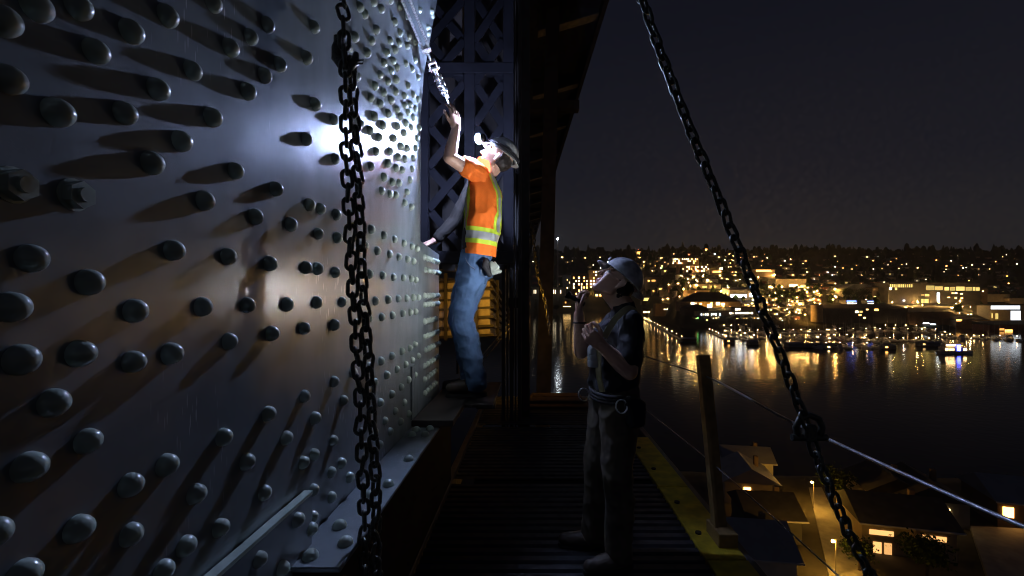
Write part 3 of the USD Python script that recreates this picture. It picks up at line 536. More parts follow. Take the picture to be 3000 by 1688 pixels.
class Head:
    def __init__(s, c, fwd, left, up): s.c, s.f, s.l, s.u = np.array(c, float), np.array(fwd), np.array(left), np.array(up)
    def p(s, f, l, u): return s.c + s.f * f + s.l * l + s.u * u
    def e(s, f, l, u, rf, rl, ru): return ell(s.p(f, l, u), (rf, rl, ru), s.f, s.l, s.u)
    def flesh(s):
        p = s.p; ms = [s.e(-0.008, 0, 0.042, 0.098, 0.076, 0.092), s.e(0.02, 0, 0.0, 0.072, 0.066, 0.085)]
        for q in (-1, 1):
            ms.append(hull((p(0.058, 0.034 * q, -0.012), 0.03), (p(0.066, 0.012 * q, -0.095), 0.02), (p(-0.002, 0.05 * q, -0.065), 0.02), (p(0.0, 0.05 * q, 0.0), 0.026)))
            ms.append(hull((p(0.079, 0.012 * q, 0.036), 0.012), (p(0.068, 0.044 * q, 0.036), 0.012)))
            ms.append(hull((p(-0.006, 0.074 * q, 0.022), 0.008), (p(-0.022, 0.082 * q, 0.028), 0.008), (p(-0.024, 0.082 * q, 0.005), 0.008), (p(-0.006, 0.076 * q, -0.03), 0.008)))
            ms.append(ball(p(0.09, 0.013 * q, -0.024), 0.009))
        ms.append(hull((p(0.066, 0.014, -0.095), 0.022), (p(0.066, -0.014, -0.095), 0.022), (p(0.078, 0, -0.1), 0.016)))
        ms.append(hull((p(0.086, 0, 0.026), 0.008), (p(0.108, 0, -0.018), 0.0115), (p(0.088, 0, -0.022), 0.012)))
        ms.append(hull((p(0.079, 0.02, -0.052), 0.009), (p(0.079, -0.02, -0.052), 0.009), (p(0.09, 0, -0.05), 0.007)))
        ms.append(hull((p(0.078, 0.016, -0.066), 0.009), (p(0.078, -0.016, -0.066), 0.009), (p(0.087, 0, -0.066), 0.008)))
        return ms
    def neck(s, base, r=0.057): return [hull((s.p(-0.02, 0, -0.03), r), (base, r * 1.1)), hull((base, r * 1.1), (s.p(0.0, 0, -0.06), r * 0.85))]
    def features(s, who):
        p = s.p
        for q in (-1, 1):
            e = part(who, 'eye', finish(ball(p(0.076, 0.031 * q, 0.015), 0.0125), 0.006, 2), M['eye'], True)
            part(e, 'iris', finish(ball(p(0.0835, 0.031 * q, 0.017), 0.0058), 0.004, 1), M['iris'], True)
            part(who, 'eyebrow', finish(hull((p(0.089, 0.016 * q, 0.04), 0.004), (p(0.079, 0.046 * q, 0.044), 0.003)), 0.004, 2), M['hair'], True)
        part(who, 'lips', finish(union([hull((p(0.086, 0.02, -0.0585), 0.0035), (p(0.096, 0, -0.0565), 0.0045)), hull((p(0.086, -0.02, -0.0585), 0.0035), (p(0.096, 0, -0.0565), 0.0045)), hull((p(0.085, 0.016, -0.064), 0.004), (p(0.0935, 0, -0.065), 0.005), (p(0.085, -0.016, -0.064), 0.004))]), 0.004, 3), M['lip'], True)
    def to(s, mesh):           # local (forward, left, up) to the world
        v = np.asarray(mesh.vertices); t = trimesh.Trimesh(s.c + v[:, :1] * s.f + v[:, 1:2] * s.l + v[:, 2:] * s.u, mesh.faces, process=False); return t
    def helmet(s, who, mat, ridge=True, lift=0.045, brim=1.0):
        prof_ = []
        for a in np.linspace(0, math.pi / 2, 14): prof_.append((math.cos(a), math.sin(a)))
        outer = [(1 + 0.36 * brim, -0.09 * brim), (1 + 0.38 * brim, -0.075 * brim)] + [(1.05, 0.0)] + prof_
        inner = [(q[0] * 0.965, q[1] * 0.965) for q in prof_[::-1]] + [(1.03, -0.02), (1 + 0.35 * brim, -0.09 * brim - 0.015)]
        t = lathe([(max(q[0], 0.0), q[1]) for q in outer + inner + [outer[0]]], 44)
        v = t.vertices.copy(); 
        back = np.clip(-v[:, 0], 0, 2); rad = np.hypot(v[:, 0], v[:, 1])
        v[:, 0] *= 0.125; v[:, 1] *= 0.104; v[:, 2] *= 0.118
        front = np.clip((rad - 1.0) / 0.38, 0, 1) * np.clip(v[:, 0] / 0.17, 0, 1); v[:, 0] += front * 0.004; v[:, 2] -= front * 0.006
        if ridge:
            top = np.clip(v[:, 2] / 0.118, 0, 1); v[:, 2] += 0.007 * np.exp(-(v[:, 1] / 0.016) ** 2) * top ** 0.5
            for q in (-1, 1): v[:, 2] += 0.004 * np.exp(-((v[:, 1] - q * 0.05) / 0.01) ** 2) * top ** 0.6
        v[:, 2] += lift; v[:, 0] -= 0.012
        t.vertices = v; tt = s.to(t)
        return part(who, 'helmet', tt, mat, smooth=45)
def hand_mesh(wr, fd, pn, th, curl=(0.5, 0.5, 0.55, 0.6), thumb=(0.75, 0.5), spread=0.12, scale=1.0, thumbcurl=0.5):
    """wr: wrist, fd: direction of the fingers, pn: palm normal, th: side the thumb is on"""
    fd = fd / np.linalg.norm(fd); th = th - fd * (th @ fd); th /= np.linalg.norm(th); pn = pn - fd * (pn @ fd) - th * (pn @ th); pn /= np.linalg.norm(pn)
    s = scale; P_ = lambda a, b, c: wr + s * (fd * a + th * b + pn * c)
    ms = [hull((P_(0.0, 0.016, 0), 0.02 * s), (P_(0.0, -0.016, 0), 0.02 * s), (P_(0.082, 0.033, 0), 0.0125 * s), (P_(0.078, -0.033, 0.002), 0.0115 * s)), hull((P_(0.015, 0.022, 0.008), 0.017 * s), (P_(0.05, 0.034, 0.01), 0.013 * s))]
    L = ((0.043, 0.026, 0.021), (0.047, 0.03, 0.022), (0.043, 0.028, 0.021), (0.034, 0.021, 0.019))
    for i, (a0, b0) in enumerate(((0.085, 0.031), (0.09, 0.010), (0.087, -0.011), (0.079, -0.031))):
        ang = 0.0; q = np.array([a0, b0, 0.0]); dirb = spread * (1.0 - 0.66 * i) * 1.0; pts = [(P_(0.062, b0 * 0.95, 0), 0.0105 * s), (P_(*q), 0.0098 * s)]
        for k, ln in enumerate(L[i]):
            ang += curl[i] * (0.7, 1.1, 0.8)[k]
            q = q + ln * np.array([math.cos(ang) * math.cos(dirb), math.sin(dirb) * math.cos(ang), math.sin(ang)]); pts.append((P_(*q), (0.0088, 0.0082, 0.007)[k] * s))
        ms += [hull(pts[k], pts[k + 1]) for k in range(4)]
    q = np.array([0.03, 0.03, 0.008]); a, b = thumb; d0 = np.array([math.cos(a), math.sin(a), math.sin(b) * 0.6]); d0 /= np.linalg.norm(d0)
    q1 = q + d0 * 0.042; d1 = d0 + np.array([thumbcurl * 0.6, -thumbcurl * 0.7, thumbcurl * 0.4]); d1 /= np.linalg.norm(d1); q2 = q1 + d1 * 0.03; d2 = d1 + np.array([0.2, -thumbcurl * 0.5, thumbcurl * 0.3]); d2 /= np.linalg.norm(d2); q3 = q2 + d2 * 0.024
    tp = [(P_(0.015, 0.018, 0.004), 0.014 * s), (P_(*q), 0.0135 * s), (P_(*q1), 0.011 * s), (P_(*q2), 0.0098 * s), (P_(*q3), 0.0082 * s)]
    ms += [hull(tp[k], tp[k + 1]) for k in range(4)]
    return ms
def headframe(c, tilt, yaw):     # facing -x, tipped back by tilt, turned towards the camera by yaw
    h = np.array([-math.cos(yaw), -math.sin(yaw), 0.0]); u0 = np.array([0, 0, 1.0])
    f = h * math.cos(tilt) + u0 * math.sin(tilt); u = u0 * math.cos(tilt) - h * math.sin(tilt)
    return Head(c, f, np.cross(u, f), u)
def slab_of(t, planes):
    for o, n in planes: t = trimesh.intersections.slice_mesh_plane(t, n, o, cap=False)
    return t
def puff(t, d): t = t.copy(); n = t.vertex_normals; t.vertices = t.vertices + n * d; return t

# ---- the man in the orange vest
w1 = thing('person', 'man in orange vest, jeans and white helmet with lit headlamp reaching up to the rope', 'person', D(1185, 985, 3.3))
hipN, hipF = D(1196, 672, 3.22), D(1190, 672, 3.42)
kneN, kneF = D(1163, 805, 3.19), D(1152, 800, 3.44)
ankN, ankF = D(1196, 948, 3.20), D(1182, 946, 3.44)
waN, waF = D(1203, 615, 3.24), D(1199, 615, 3.42)
chN, chF = D(1214, 500, 3.24), D(1208, 500, 3.46)
shN, shF = D(1205, 436, 3.16), D(1206, 440, 3.54)
elN, wrN = D(1131, 396, 2.98), D(1147, 322, 3.03)
elF, wrF = D(1145, 555, 3.62), D(1092, 606, 3.60)
nk = D(1230, 432, 3.28)
h1 = headframe(D(1248, 400, 3.20), 0.57, 0.10)
foot = lambda heel, toe, r: [hull((heel, r * 1.05), (heel + (toe - heel) * 0.55, r * 1.1), (toe, r * 0.8))]
hN, tN = ankN + np.array([0.03, 0.02, -0.055]), ankN + np.array([-0.17, -0.03, -0.07])
hF, tF = ankF + np.array([0.03, 0.0, -0.055]), ankF + np.array([-0.18, 0.02, -0.07])
armN = hand_mesh(wrN, np.array([-0.08, 0.0, 1.0]), np.array([-0.7, 0.7, 0.1]), np.array([-0.5, -0.6, 0.1]), curl=(0.32, 0.25, 0.3, 0.42), thumb=(0.6, 0.4), spread=0.08)
armF = hand_mesh(wrF, np.array([-0.9, 0.0, -0.35]), np.array([0, 0, -1.0]), np.array([0, -1.0, 0]), curl=(0.15, 0.15, 0.15, 0.2))
torso1 = [hull((chN, 0.10), (chF, 0.10), (waN, 0.098), (waF, 0.098)), hull((shN + np.array([0, 0.05, -0.03]), 0.06), (shF + np.array([0, -0.05, -0.03]), 0.06), (chN, 0.10), (chF, 0.10)), hull((waN, 0.098), (waF, 0.098), (hipN, 0.095), (hipF, 0.095)), hull((nk, 0.055), (shN + np.array([0, 0.06, 0]), 0.05), (shF + np.array([0, -0.06, 0]), 0.05))]
body = torso1 + h1.flesh() + h1.neck(nk) + [chainhull((shN, 0.056), ((shN * 0.5 + elN * 0.5) + np.array([0, 0, -0.008]), 0.05), (elN, 0.042), (elN * 0.72 + wrN * 0.28, 0.043), (wrN, 0.028))] + armN + [chainhull((shF, 0.055), (elF, 0.04), (elF * 0.7 + wrF * 0.3, 0.04), (wrF, 0.028))] + armF
for hp, kn, an, he, to in ((hipN, kneN, ankN, hN, tN), (hipF, kneF, ankF, hF, tF)):
    body += [chainhull((hp, 0.085), (kn, 0.055), (kn * 0.7 + an * 0.3 + np.array([0.015, 0, 0]), 0.055), (an, 0.038))] + foot(he, to, 0.034)
part(w1, 'body', finish(union(body), 0.008, 8), M['skin'], True)
h1.features(w1)
part(w1, 'hair', finish(h1.e(-0.03, 0, 0.012, 0.082, 0.081, 0.075), 0.012, 3, 0.004, 90), M['hair'], True)
p = h1.p
part(w1, 'neck_gaiter', finish(union([hull((p(0.03, 0.045, -0.085), 0.035), (p(0.03, -0.045, -0.085), 0.035), (p(0.08, 0.0, -0.07), 0.03), (p(0.075, 0.0, -0.10), 0.028)), hull((p(0.03, 0.03, -0.1), 0.04), (p(0.03, -0.03, -0.1), 0.04), (nk + np.array([-0.02, 0, 0.01]), 0.062))]), 0.009, 8, 0.004, 40), M['red'], True)
jeans = []
for hp, kn, an in ((hipN, kneN, ankN), (hipF, kneF, ankF)):
    jeans.append(chainhull((hp, 0.108), ((hp + kn) / 2 + np.array([-0.006, 0, 0]), 0.09), (kn, 0.073), (kn * 0.65 + an * 0.35 + np.array([0.012, 0, 0]), 0.073), (an + np.array([0.0, 0, 0.0]), 0.066), (an + np.array([0.004, 0, -0.045]), 0.07)))
jeans.append(hull((hipN, 0.108), (hipF, 0.108), (waN + np.array([0, 0, -0.02]), 0.103), (waF + np.array([0, 0, -0.02]), 0.103)))
jeans.append(hull((hipN + np.array([0.035, 0.01, -0.01]), 0.095), (hipF + np.array([0.035, -0.01, -0.01]), 0.095)))
jm = finish(union(jeans), 0.009, 10, 0.011, 14, 3, (1, 1, 1.1))
jn = part(w1, 'jeans', jm, M['denim'], True)
part(jn, 'pocket_seam', tube([hipN + np.array(q) for q in ((-0.06, -0.092, 0.06), (-0.045, -0.108, 0.03), (-0.02, -0.116, 0.0), (0.01, -0.118, -0.02))], 0.003, 5), M['stitch'])
part(jn, 'pocket_seam', tube([hipN + np.array(q) for q in ((0.05, -0.112, 0.0), (0.06, -0.112, -0.06), (0.085, -0.1, -0.075), (0.12, -0.075, -0.06))], 0.003, 5), M['stitch'])
for he, to in ((hN, tN), (hF, tF)):
    bt = part(w1, 'boot', finish(union(foot(he, to, 0.042) + [hull((he + np.array([-0.01, 0, 0.0]), 0.046), (he + np.array([-0.025, 0, 0.08]), 0.05))]), 0.009, 6, 0.003, 30), M['boot'], True)
    zb = CZ - 0.704; mid = (he + to) / 2
    sl = hull((np.array([he[0] + 0.01, he[1], zb]), 0.042), (np.array([mid[0], mid[1], zb]), 0.047), (np.array([to[0], to[1], zb]), 0.038)).trim_by_plane([0, 0, 1.0], zb - 0.006).trim_by_plane([0, 0, -1.0], -(zb + 0.02))
    part(bt, 'sole', sl, M['sole'])
# shirt with short sleeves, then the vest over it
up = (elN - shN) / np.linalg.norm(elN - shN)
shirt = [t for t in (hull((chN, 0.107), (chF, 0.107), (waN + np.array([-0.01, 0, -0.03]), 0.107), (waF + np.array([-0.01, 0, -0.03]), 0.107)), hull((shN + np.array([0, 0.05, -0.03]), 0.067), (shF + np.array([0, -0.05, -0.03]), 0.067), (chN, 0.107), (chF, 0.107)), hull((nk + np.array([0, 0, -0.02]), 0.062), (shN + np.array([0, 0.06, 0]), 0.056), (shF + np.array([0, -0.06, 0]), 0.056)))]
shirt += [chainhull((shF, 0.066), (elF, 0.054), (elF * 0.2 + wrF * 0.8, 0.042))]
part(w1, 'shirt', finish(union(shirt), 0.01, 8, 0.004, 16, 5), M['olive'], True)
slv = union([hull((shN, 0.068), (shN + up * 0.10, 0.072)), hull((shN, 0.068), (chN + np.array([-0.005, 0.01, 0.03]), 0.085))])
part(w1, 'sleeve', finish(slv, 0.008, 8, 0.008, 17, 8, (1.3, 1, 0.7)), M['orange'], True)
off = np.array([0.012, -0.004, 0])
vest = union([hull((chN + off, 0.121), (chF + off, 0.119), (waN + off + np.array([0.0, -0.01, -0.055]), 0.116), (waF + off + np.array([0, 0, -0.055]), 0.116)), hull((shN + np.array([0.012, 0.05, -0.035]), 0.075), (shF + np.array([0.012, -0.05, -0.035]), 0.075), (chN + off, 0.121), (chF + off, 0.119))])
vm = finish(vest, 0.008, 8, 0.017, 12, 11, (1, 1, 0.55))
zhem = D(1190, 640, 3.2)[2]
vm = slab_of(vm, [((0, 0, zhem), (0.10, 0, 1.0))] if False else [((D(1190, 640, 3.2)[0], 0, zhem), np.array([0.12, 0, 1.0]) / math.hypot(1, 0.12))])
fo = D(1178, 560, 3.2)[0]     # the vest hangs open in front on the far side
vm = slab_of(vm, [((fo, 3.14, 0), np.array([0.80, -0.60, 0.0]))]) if False else vm
front = np.array([-0.93, 0.36, 0.0])
cF = (chN + chF) / 2
vm2 = slab_of(vm, [((cF[0], cF[1], 0) + front * 0.065, -front)])
vs = part(w1, 'vest', join(vm2, trimesh.Trimesh(puff(vm2, -0.003).vertices, vm2.faces[:, ::-1], process=False)), M['orange'], True)
tilt = np.array([0.14, 0, 1.0]); tilt /= np.linalg.norm(tilt)
def band(zpx, h, lift, mat, name):
    o = D(1210, zpx, 3.12); o2 = o + tilt * h
    b = slab_of(vm2, [(o, tilt), (o2, -tilt)]); part(vs, name, puff(b, lift), mat, True)
band(613, 0.032, 0.003, M['lime'], 'lime_tape'); band(601.5, 0.052, 0.0045, M['silver'], 'silver_tape'); band(583, 0.032, 0.003, M['lime'], 'lime_tape')
def vband(y0, w, lift, mat, name, zmin):
    b = slab_of(vm2, [((0, y0, 0), (0, 1.0, 0)), ((0, y0 + w, 0), (0, -1.0, 0)), ((0, 0, zmin), (0, 0, 1.0))]); part(vs, name, puff(b, lift), mat, True)
vband(3.150, 0.02, 0.003, M['lime'], 'lime_tape', D(0, 585, 3.2)[2]); vband(3.170, 0.045, 0.0045, M['silver'], 'silver_tape', D(0, 585, 3.2)[2]); vband(3.215, 0.024, 0.003, M['lime'], 'lime_tape', D(0, 585, 3.2)[2])
eb = slab_of(vm2, [((cF[0], cF[1], 0) + front * 0.035, front), ((0, 0, D(0, 600, 3.2)[2]), (0, 0, 1.0)), ((0, 0, D(0, 462, 3.2)[2]), (0, 0, -1.0)), ((0, cF[1], 0), (0, -1.0, 0))])
part(vs, 'lime_tape', puff(eb, 0.0035), M['lime'], True, label='lime edging tape down the open front')
hm = h1.helmet(w1, M['white_hat'], True, brim=0.5)
sw = []
for a in np.linspace(0, 2 * math.pi, 40): sw.append(h1.p(-0.012 + 0.131 * math.cos(a), 0.110 * math.sin(a), 0.062))
part(w1, 'headlamp_strap', join(tube(sw, 0.006, 6, closed=False), tube([q + h1.u * 0.012 for q in sw], 0.006, 6)), M['black_cloth'], True)
part(w1, 'chin_strap', tube([h1.p(-0.03, 0.102, 0.045), h1.p(-0.03, 0.088, 0.0), h1.p(-0.02, 0.075, -0.05)], 0.004, 6), M['black_cloth'])
lamp = h1.p(0.150, 0.035, 0.060); lf = headframe((0, 0, 0), -0.15, 0.0)
lm = part(w1, 'headlamp', finish(union([ell(lamp, (0.024, 0.032, 0.032), lf.f, lf.l, lf.u), ell(lamp + lf.f * 0.010, (0.014, 0.035, 0.035), lf.f, lf.l, lf.u)]), 0.006, 2), M['black_plastic'], True)
part(lm, 'lens', finish(ell(lamp + lf.f * 0.028, (0.028, 0.036, 0.036), lf.f, lf.l, lf.u), 0.006, 1), M['lens_lit'], True)
gl = part(w1, 'belt_pouch', finish(hull((D(1222, 655, 3.12), 0.02), (D(1232, 690, 3.12), 0.02), (D(1218, 668, 3.09), 0.018)), 0.008, 4), M['black_cloth'], True)
part(w1, 'hanging_glove', finish(union([hull((D(1236, 662, 3.12), 0.014), (D(1250, 672, 3.12), 0.016), (D(1238, 686, 3.12), 0.012)), hull((D(1244, 662, 3.12), 0.011), (D(1256, 682, 3.12), 0.012), (D(1240, 687, 3.12), 0.012))]), 0.006, 4, 0.003, 60), M['pouch'], True)

# ---- the man standing on the platform, looking up
w2 = thing('person', 'man in dark shirt, harness and grey patterned helmet standing on the platform looking up', 'person', D(1530, 1400, 2.62))
hiN, hiF = D(1558, 1010, 2.54), D(1530, 1005, 2.76)
knN, knF = D(1552, 1195, 2.50), D(1500, 1180, 2.74)
anN, anF = D(1556, 1372, 2.56), D(1494, 1326, 2.76)
wN, wF = D(1553, 950, 2.56), D(1530, 950, 2.74)
cN, cFa = D(1566, 850, 2.55), D(1545, 850, 2.77)
sN, sF = D(1586, 812, 2.48), D(1556, 806, 2.84)
eN, rN = D(1583, 935, 2.40), D(1512, 868, 2.40)
eF, rF = D(1462, 885, 2.72), D(1456, 790, 2.66)
n2 = D(1566, 768, 2.63)
h2 = headframe(D(1548, 712, 2.62), 0.74, 0.10)
zt = CZ + ZP
def feet(an, toe): 
    he = np.array([an[0] + 0.03, an[1], zt + 0.05]); return he, np.array([an[0] + toe[0], an[1] + toe[1], zt + 0.042])
h2N, t2N = feet(anN, (-0.17, -0.06)); h2F, t2F = feet(anF, (-0.18, 0.02))
handN = hand_mesh(rN, np.array([-0.75, -0.1, 0.62]), np.array([0.4, 0.75, 0.4]), np.array([-0.2, -0.35, 0.8]), curl=(1.05, 1.1, 1.1, 1.1), thumb=(0.7, 0.6), thumbcurl=0.9)
handF = hand_mesh(rF, np.array([-0.12, 0.0, 1.0]), np.array([0.9, -0.3, 0.1]), np.array([-0.15, -1.0, 0.2]), curl=(0.8, 0.85, 0.9, 0.95), thumb=(0.5, 0.7), thumbcurl=0.6)
tors = [hull((cN, 0.105), (cFa, 0.105), (wN, 0.105), (wF, 0.105)), hull((sN + np.array([-0.005, 0.05, -0.03]), 0.062), (sF + np.array([0, -0.05, -0.03]), 0.062), (cN, 0.105), (cFa, 0.105)), hull((wN, 0.105), (wF, 0.105), (hiN, 0.1), (hiF, 0.1)), hull((n2, 0.058), (sN + np.array([0, 0.06, 0]), 0.05), (sF + np.array([0, -0.06, 0]), 0.05))]
b2 = tors + h2.flesh() + h2.neck(n2, 0.06) + [chainhull((sN, 0.058), (eN, 0.044), (eN * 0.68 + rN * 0.32, 0.046), (rN, 0.03))] + handN + [chainhull((sF, 0.056), (eF, 0.043), (eF * 0.7 + rF * 0.3, 0.044), (rF, 0.03))] + handF
for hp, kn, an, he, to in ((hiN, knN, anN, h2N, t2N), (hiF, knF, anF, h2F, t2F)):
    b2 += [chainhull((hp, 0.088), (kn, 0.057), (kn * 0.7 + an * 0.3 + np.array([0.015, 0, 0]), 0.056), (an, 0.04))] + foot(he, to, 0.034)
part(w2, 'body', finish(union(b2), 0.008, 8), M['skin'], True)
h2.features(w2)
part(w2, 'hair', finish(union([h2.e(-0.032, 0, 0.008, 0.08, 0.08, 0.075), h2.e(-0.05, 0, -0.045, 0.045, 0.06, 0.045)]), 0.01, 3, 0.005, 90), M['hair'], True)
sh2 = [hull((cN, 0.116), (cFa, 0.114), (wN + np.array([0, 0, -0.02]), 0.118), (wF + np.array([0, 0, -0.02]), 0.118)), hull((sN + np.array([-0.005, 0.05, -0.03]), 0.074), (sF + np.array([0, -0.05, -0.03]), 0.072), (cN, 0.116), (cFa, 0.114)), hull((n2 + np.array([0, 0, -0.015]), 0.066), (sN + np.array([0, 0.05, 0]), 0.06), (sF + np.array([0, -0.05, 0]), 0.06)),
       hull((sN, 0.07), (sN * 0.3 + eN * 0.7, 0.066)), hull((sF, 0.068), (sF * 0.42 + eF * 0.58, 0.064))]
part(w2, 'shirt', finish(union(sh2), 0.009, 8, 0.010, 15, 21), M['black_cloth'], True)
tr2 = []
for hp, kn, an in ((hiN, knN, anN), (hiF, knF, anF)):
    tr2.append(chainhull((hp, 0.112), ((hp + kn) / 2, 0.094), (kn, 0.078), (kn * 0.65 + an * 0.35 + np.array([0.012, 0, 0]), 0.078), (an + np.array([0, 0, 0.02]), 0.072), (an + np.array([0.004, 0, -0.03]), 0.074)))
tr2.append(hull((hiN, 0.112), (hiF, 0.112), (wN + np.array([0, 0, -0.05]), 0.108), (wF + np.array([0, 0, -0.05]), 0.108)))
part(w2, 'trousers', finish(union(tr2), 0.009, 9, 0.010, 13, 31, (1.2, 1.2, 0.8)), M['camo'], True)
for he, to in ((h2N, t2N), (h2F, t2F)):
    bt = part(w2, 'boot', finish(union(foot(he, to, 0.044) + [hull((he + np.array([-0.01, 0, 0.0]), 0.046), (he + np.array([-0.03, 0, 0.085]), 0.05))]), 0.009, 6, 0.003, 30), M['boot'], True)
    mid = (he + to) / 2
    sl = hull((np.array([he[0] + 0.01, he[1], zt + 0.012]), 0.044), (np.array([mid[0], mid[1], zt + 0.012]), 0.049), (np.array([to[0], to[1], zt + 0.012]), 0.04)).trim_by_plane([0, 0, 1.0], zt + 0.001).trim_by_plane([0, 0, -1.0], -(zt + 0.024))
    part(bt, 'sole', sl, M['sole'])
h2.helmet(w2, M['camo_hat'], True)
part(w2, 'helmet_badge', finish(h2.e(0.117, -0.02, 0.085, 0.006, 0.018, 0.014), 0.006, 1), M['silver'], True)
def ribbon(pts, w, t, nrm_):
    P = lay(pts, 24); ms = []
    Tn = np.gradient(P, axis=0); Tn /= np.linalg.norm(Tn, axis=1)[:, None]
    sd = np.cross(Tn, nrm_); sd /= np.linalg.norm(sd, axis=1)[:, None]; nn = np.cross(sd, Tn)
    ring = [P + sd * w / 2 + nn * t, P - sd * w / 2 + nn * t, P - sd * w / 2 - nn * t, P + sd * w / 2 - nn * t]
    Vv = np.stack(ring, 1).reshape(-1, 3); ff = []
    for i in range(len(P) - 1):
        for k in range(4): a, b_, c_, d_ = i * 4 + k, i * 4 + (k + 1) % 4, i * 4 + 4 + (k + 1) % 4, i * 4 + 4 + k; ff += [(a, b_, c_), (a, c_, d_)]
    ff += [(0, 2, 1), (0, 3, 2)]; e0 = (len(P) - 1) * 4; ff += [(e0, e0 + 1, e0 + 2), (e0, e0 + 2, e0 + 3)]
    return trimesh.Trimesh(Vv, ff, process=False)
part(w2, 'harness_strap', ribbon([D(1612, 872, 2.50), D(1606, 800, 2.50), D(1583, 775, 2.47), D(1552, 797, 2.43), D(1525, 838, 2.40), D(1508, 872, 2.40)], 0.034, 0.003, np.array([0.2, -1.0, 0.5])), M['strap'])
part(w2, 'harness_strap', ribbon([D(1508, 880, 2.42), D(1505, 930, 2.44), D(1515, 985, 2.44)], 0.034, 0.003, np.array([-0.7, -0.7, 0])), M['strap'])
part(w2, 'strap_buckle', bar(D(1519, 848, 2.388), D(1510, 864, 2.385), 0.045, 0.012, (0.3, -1, 0.3)), M['galv'])
bl = []
for a in np.linspace(0, 2 * math.pi, 30): bl.append((wN + wF) / 2 + np.array([0.128 * math.cos(a), 0.215 * math.sin(a), -0.085]))
part(w2, 'harness_belt', join(*[tube([q + np.array([0, 0, dz]) for q in bl], 0.011, 6) for dz in (0, 0.018, -0.018)]), M['black_cloth'], True)
ct = D(1494, 893, 2.47)
fk = part(w2, 'water_flask', lathe([(0, -0.062), (0.034, -0.062), (0.037, -0.056), (0.037, -0.03), (0.035, -0.026), (0.037, -0.02), (0.037, 0.0), (0.035, 0.004), (0.037, 0.01), (0.037, 0.034), (0.03, 0.05), (0.016, 0.055), (0.016, 0.07), (0, 0.07)], 20).apply_translation(ct), M['bottle'], smooth=40)
for (px, py, dd) in ((1563, 1022, 2.40), (1468, 992, 2.60)):
    c_ = D(px, py, dd); part(w2, 'harness_ring', tube([c_ + np.array([0.03 * math.cos(a), 0.008 * math.sin(a), 0.034 * math.sin(a)]) for a in np.linspace(0, 2 * math.pi, 22)[:-1]], 0.0045, 6, closed=True), M['galv'], True)
part(w2, 'tool_pouch', finish(hull((D(1585, 1010, 2.42), 0.03), (D(1590, 1060, 2.42), 0.035), (D(1610, 1020, 2.46), 0.03), (D(1608, 1060, 2.46), 0.03)), 0.01, 4, 0.004, 30), M['black_cloth'], True)
part(w2, 'wristband', tube([rF + (eF - rF) * 0.22 + np.array([0.036 * math.cos(a), 0.036 * math.sin(a), 0]) for a in np.linspace(0, 2 * math.pi, 18)[:-1]], 0.005, 6, closed=True), M['black_cloth'], True)
tc = rF + np.array([-0.018, -0.032, 0.085])
tch = thing('torch', 'small dark torch, lit, held up towards the man in orange by the second man', 'torch', tc)
td = np.array([-0.86, 0.10, 0.50]); td /= np.linalg.norm(td)
part(tch, 'barrel', tube([tc - td * 0.055, tc + td * 0.045], 0.0135, 14), M['black_plastic'], smooth=40)
hd = lathe([(0.012, -0.012), (0.0205, 0.0), (0.0225, 0.019), (0.0215, 0.019), (0.0185, 0.004), (0, 0.004)], 20)
hd.apply_transform(trimesh.geometry.align_vectors([0, 0, 1], td)); hd.apply_translation(tc + td * 0.045); part(tch, 'head', hd, M['black_plastic'], smooth=40)
ln_ = lathe([(0, 0.0095), (0.0165, 0.0085), (0.0165, 0.0055), (0, 0.0055)], 20); ln_.apply_transform(trimesh.geometry.align_vectors([0, 0, 1], td)); ln_.apply_translation(tc + td * 0.045)
part(tch, 'lens', ln_, M['torch_lit'])
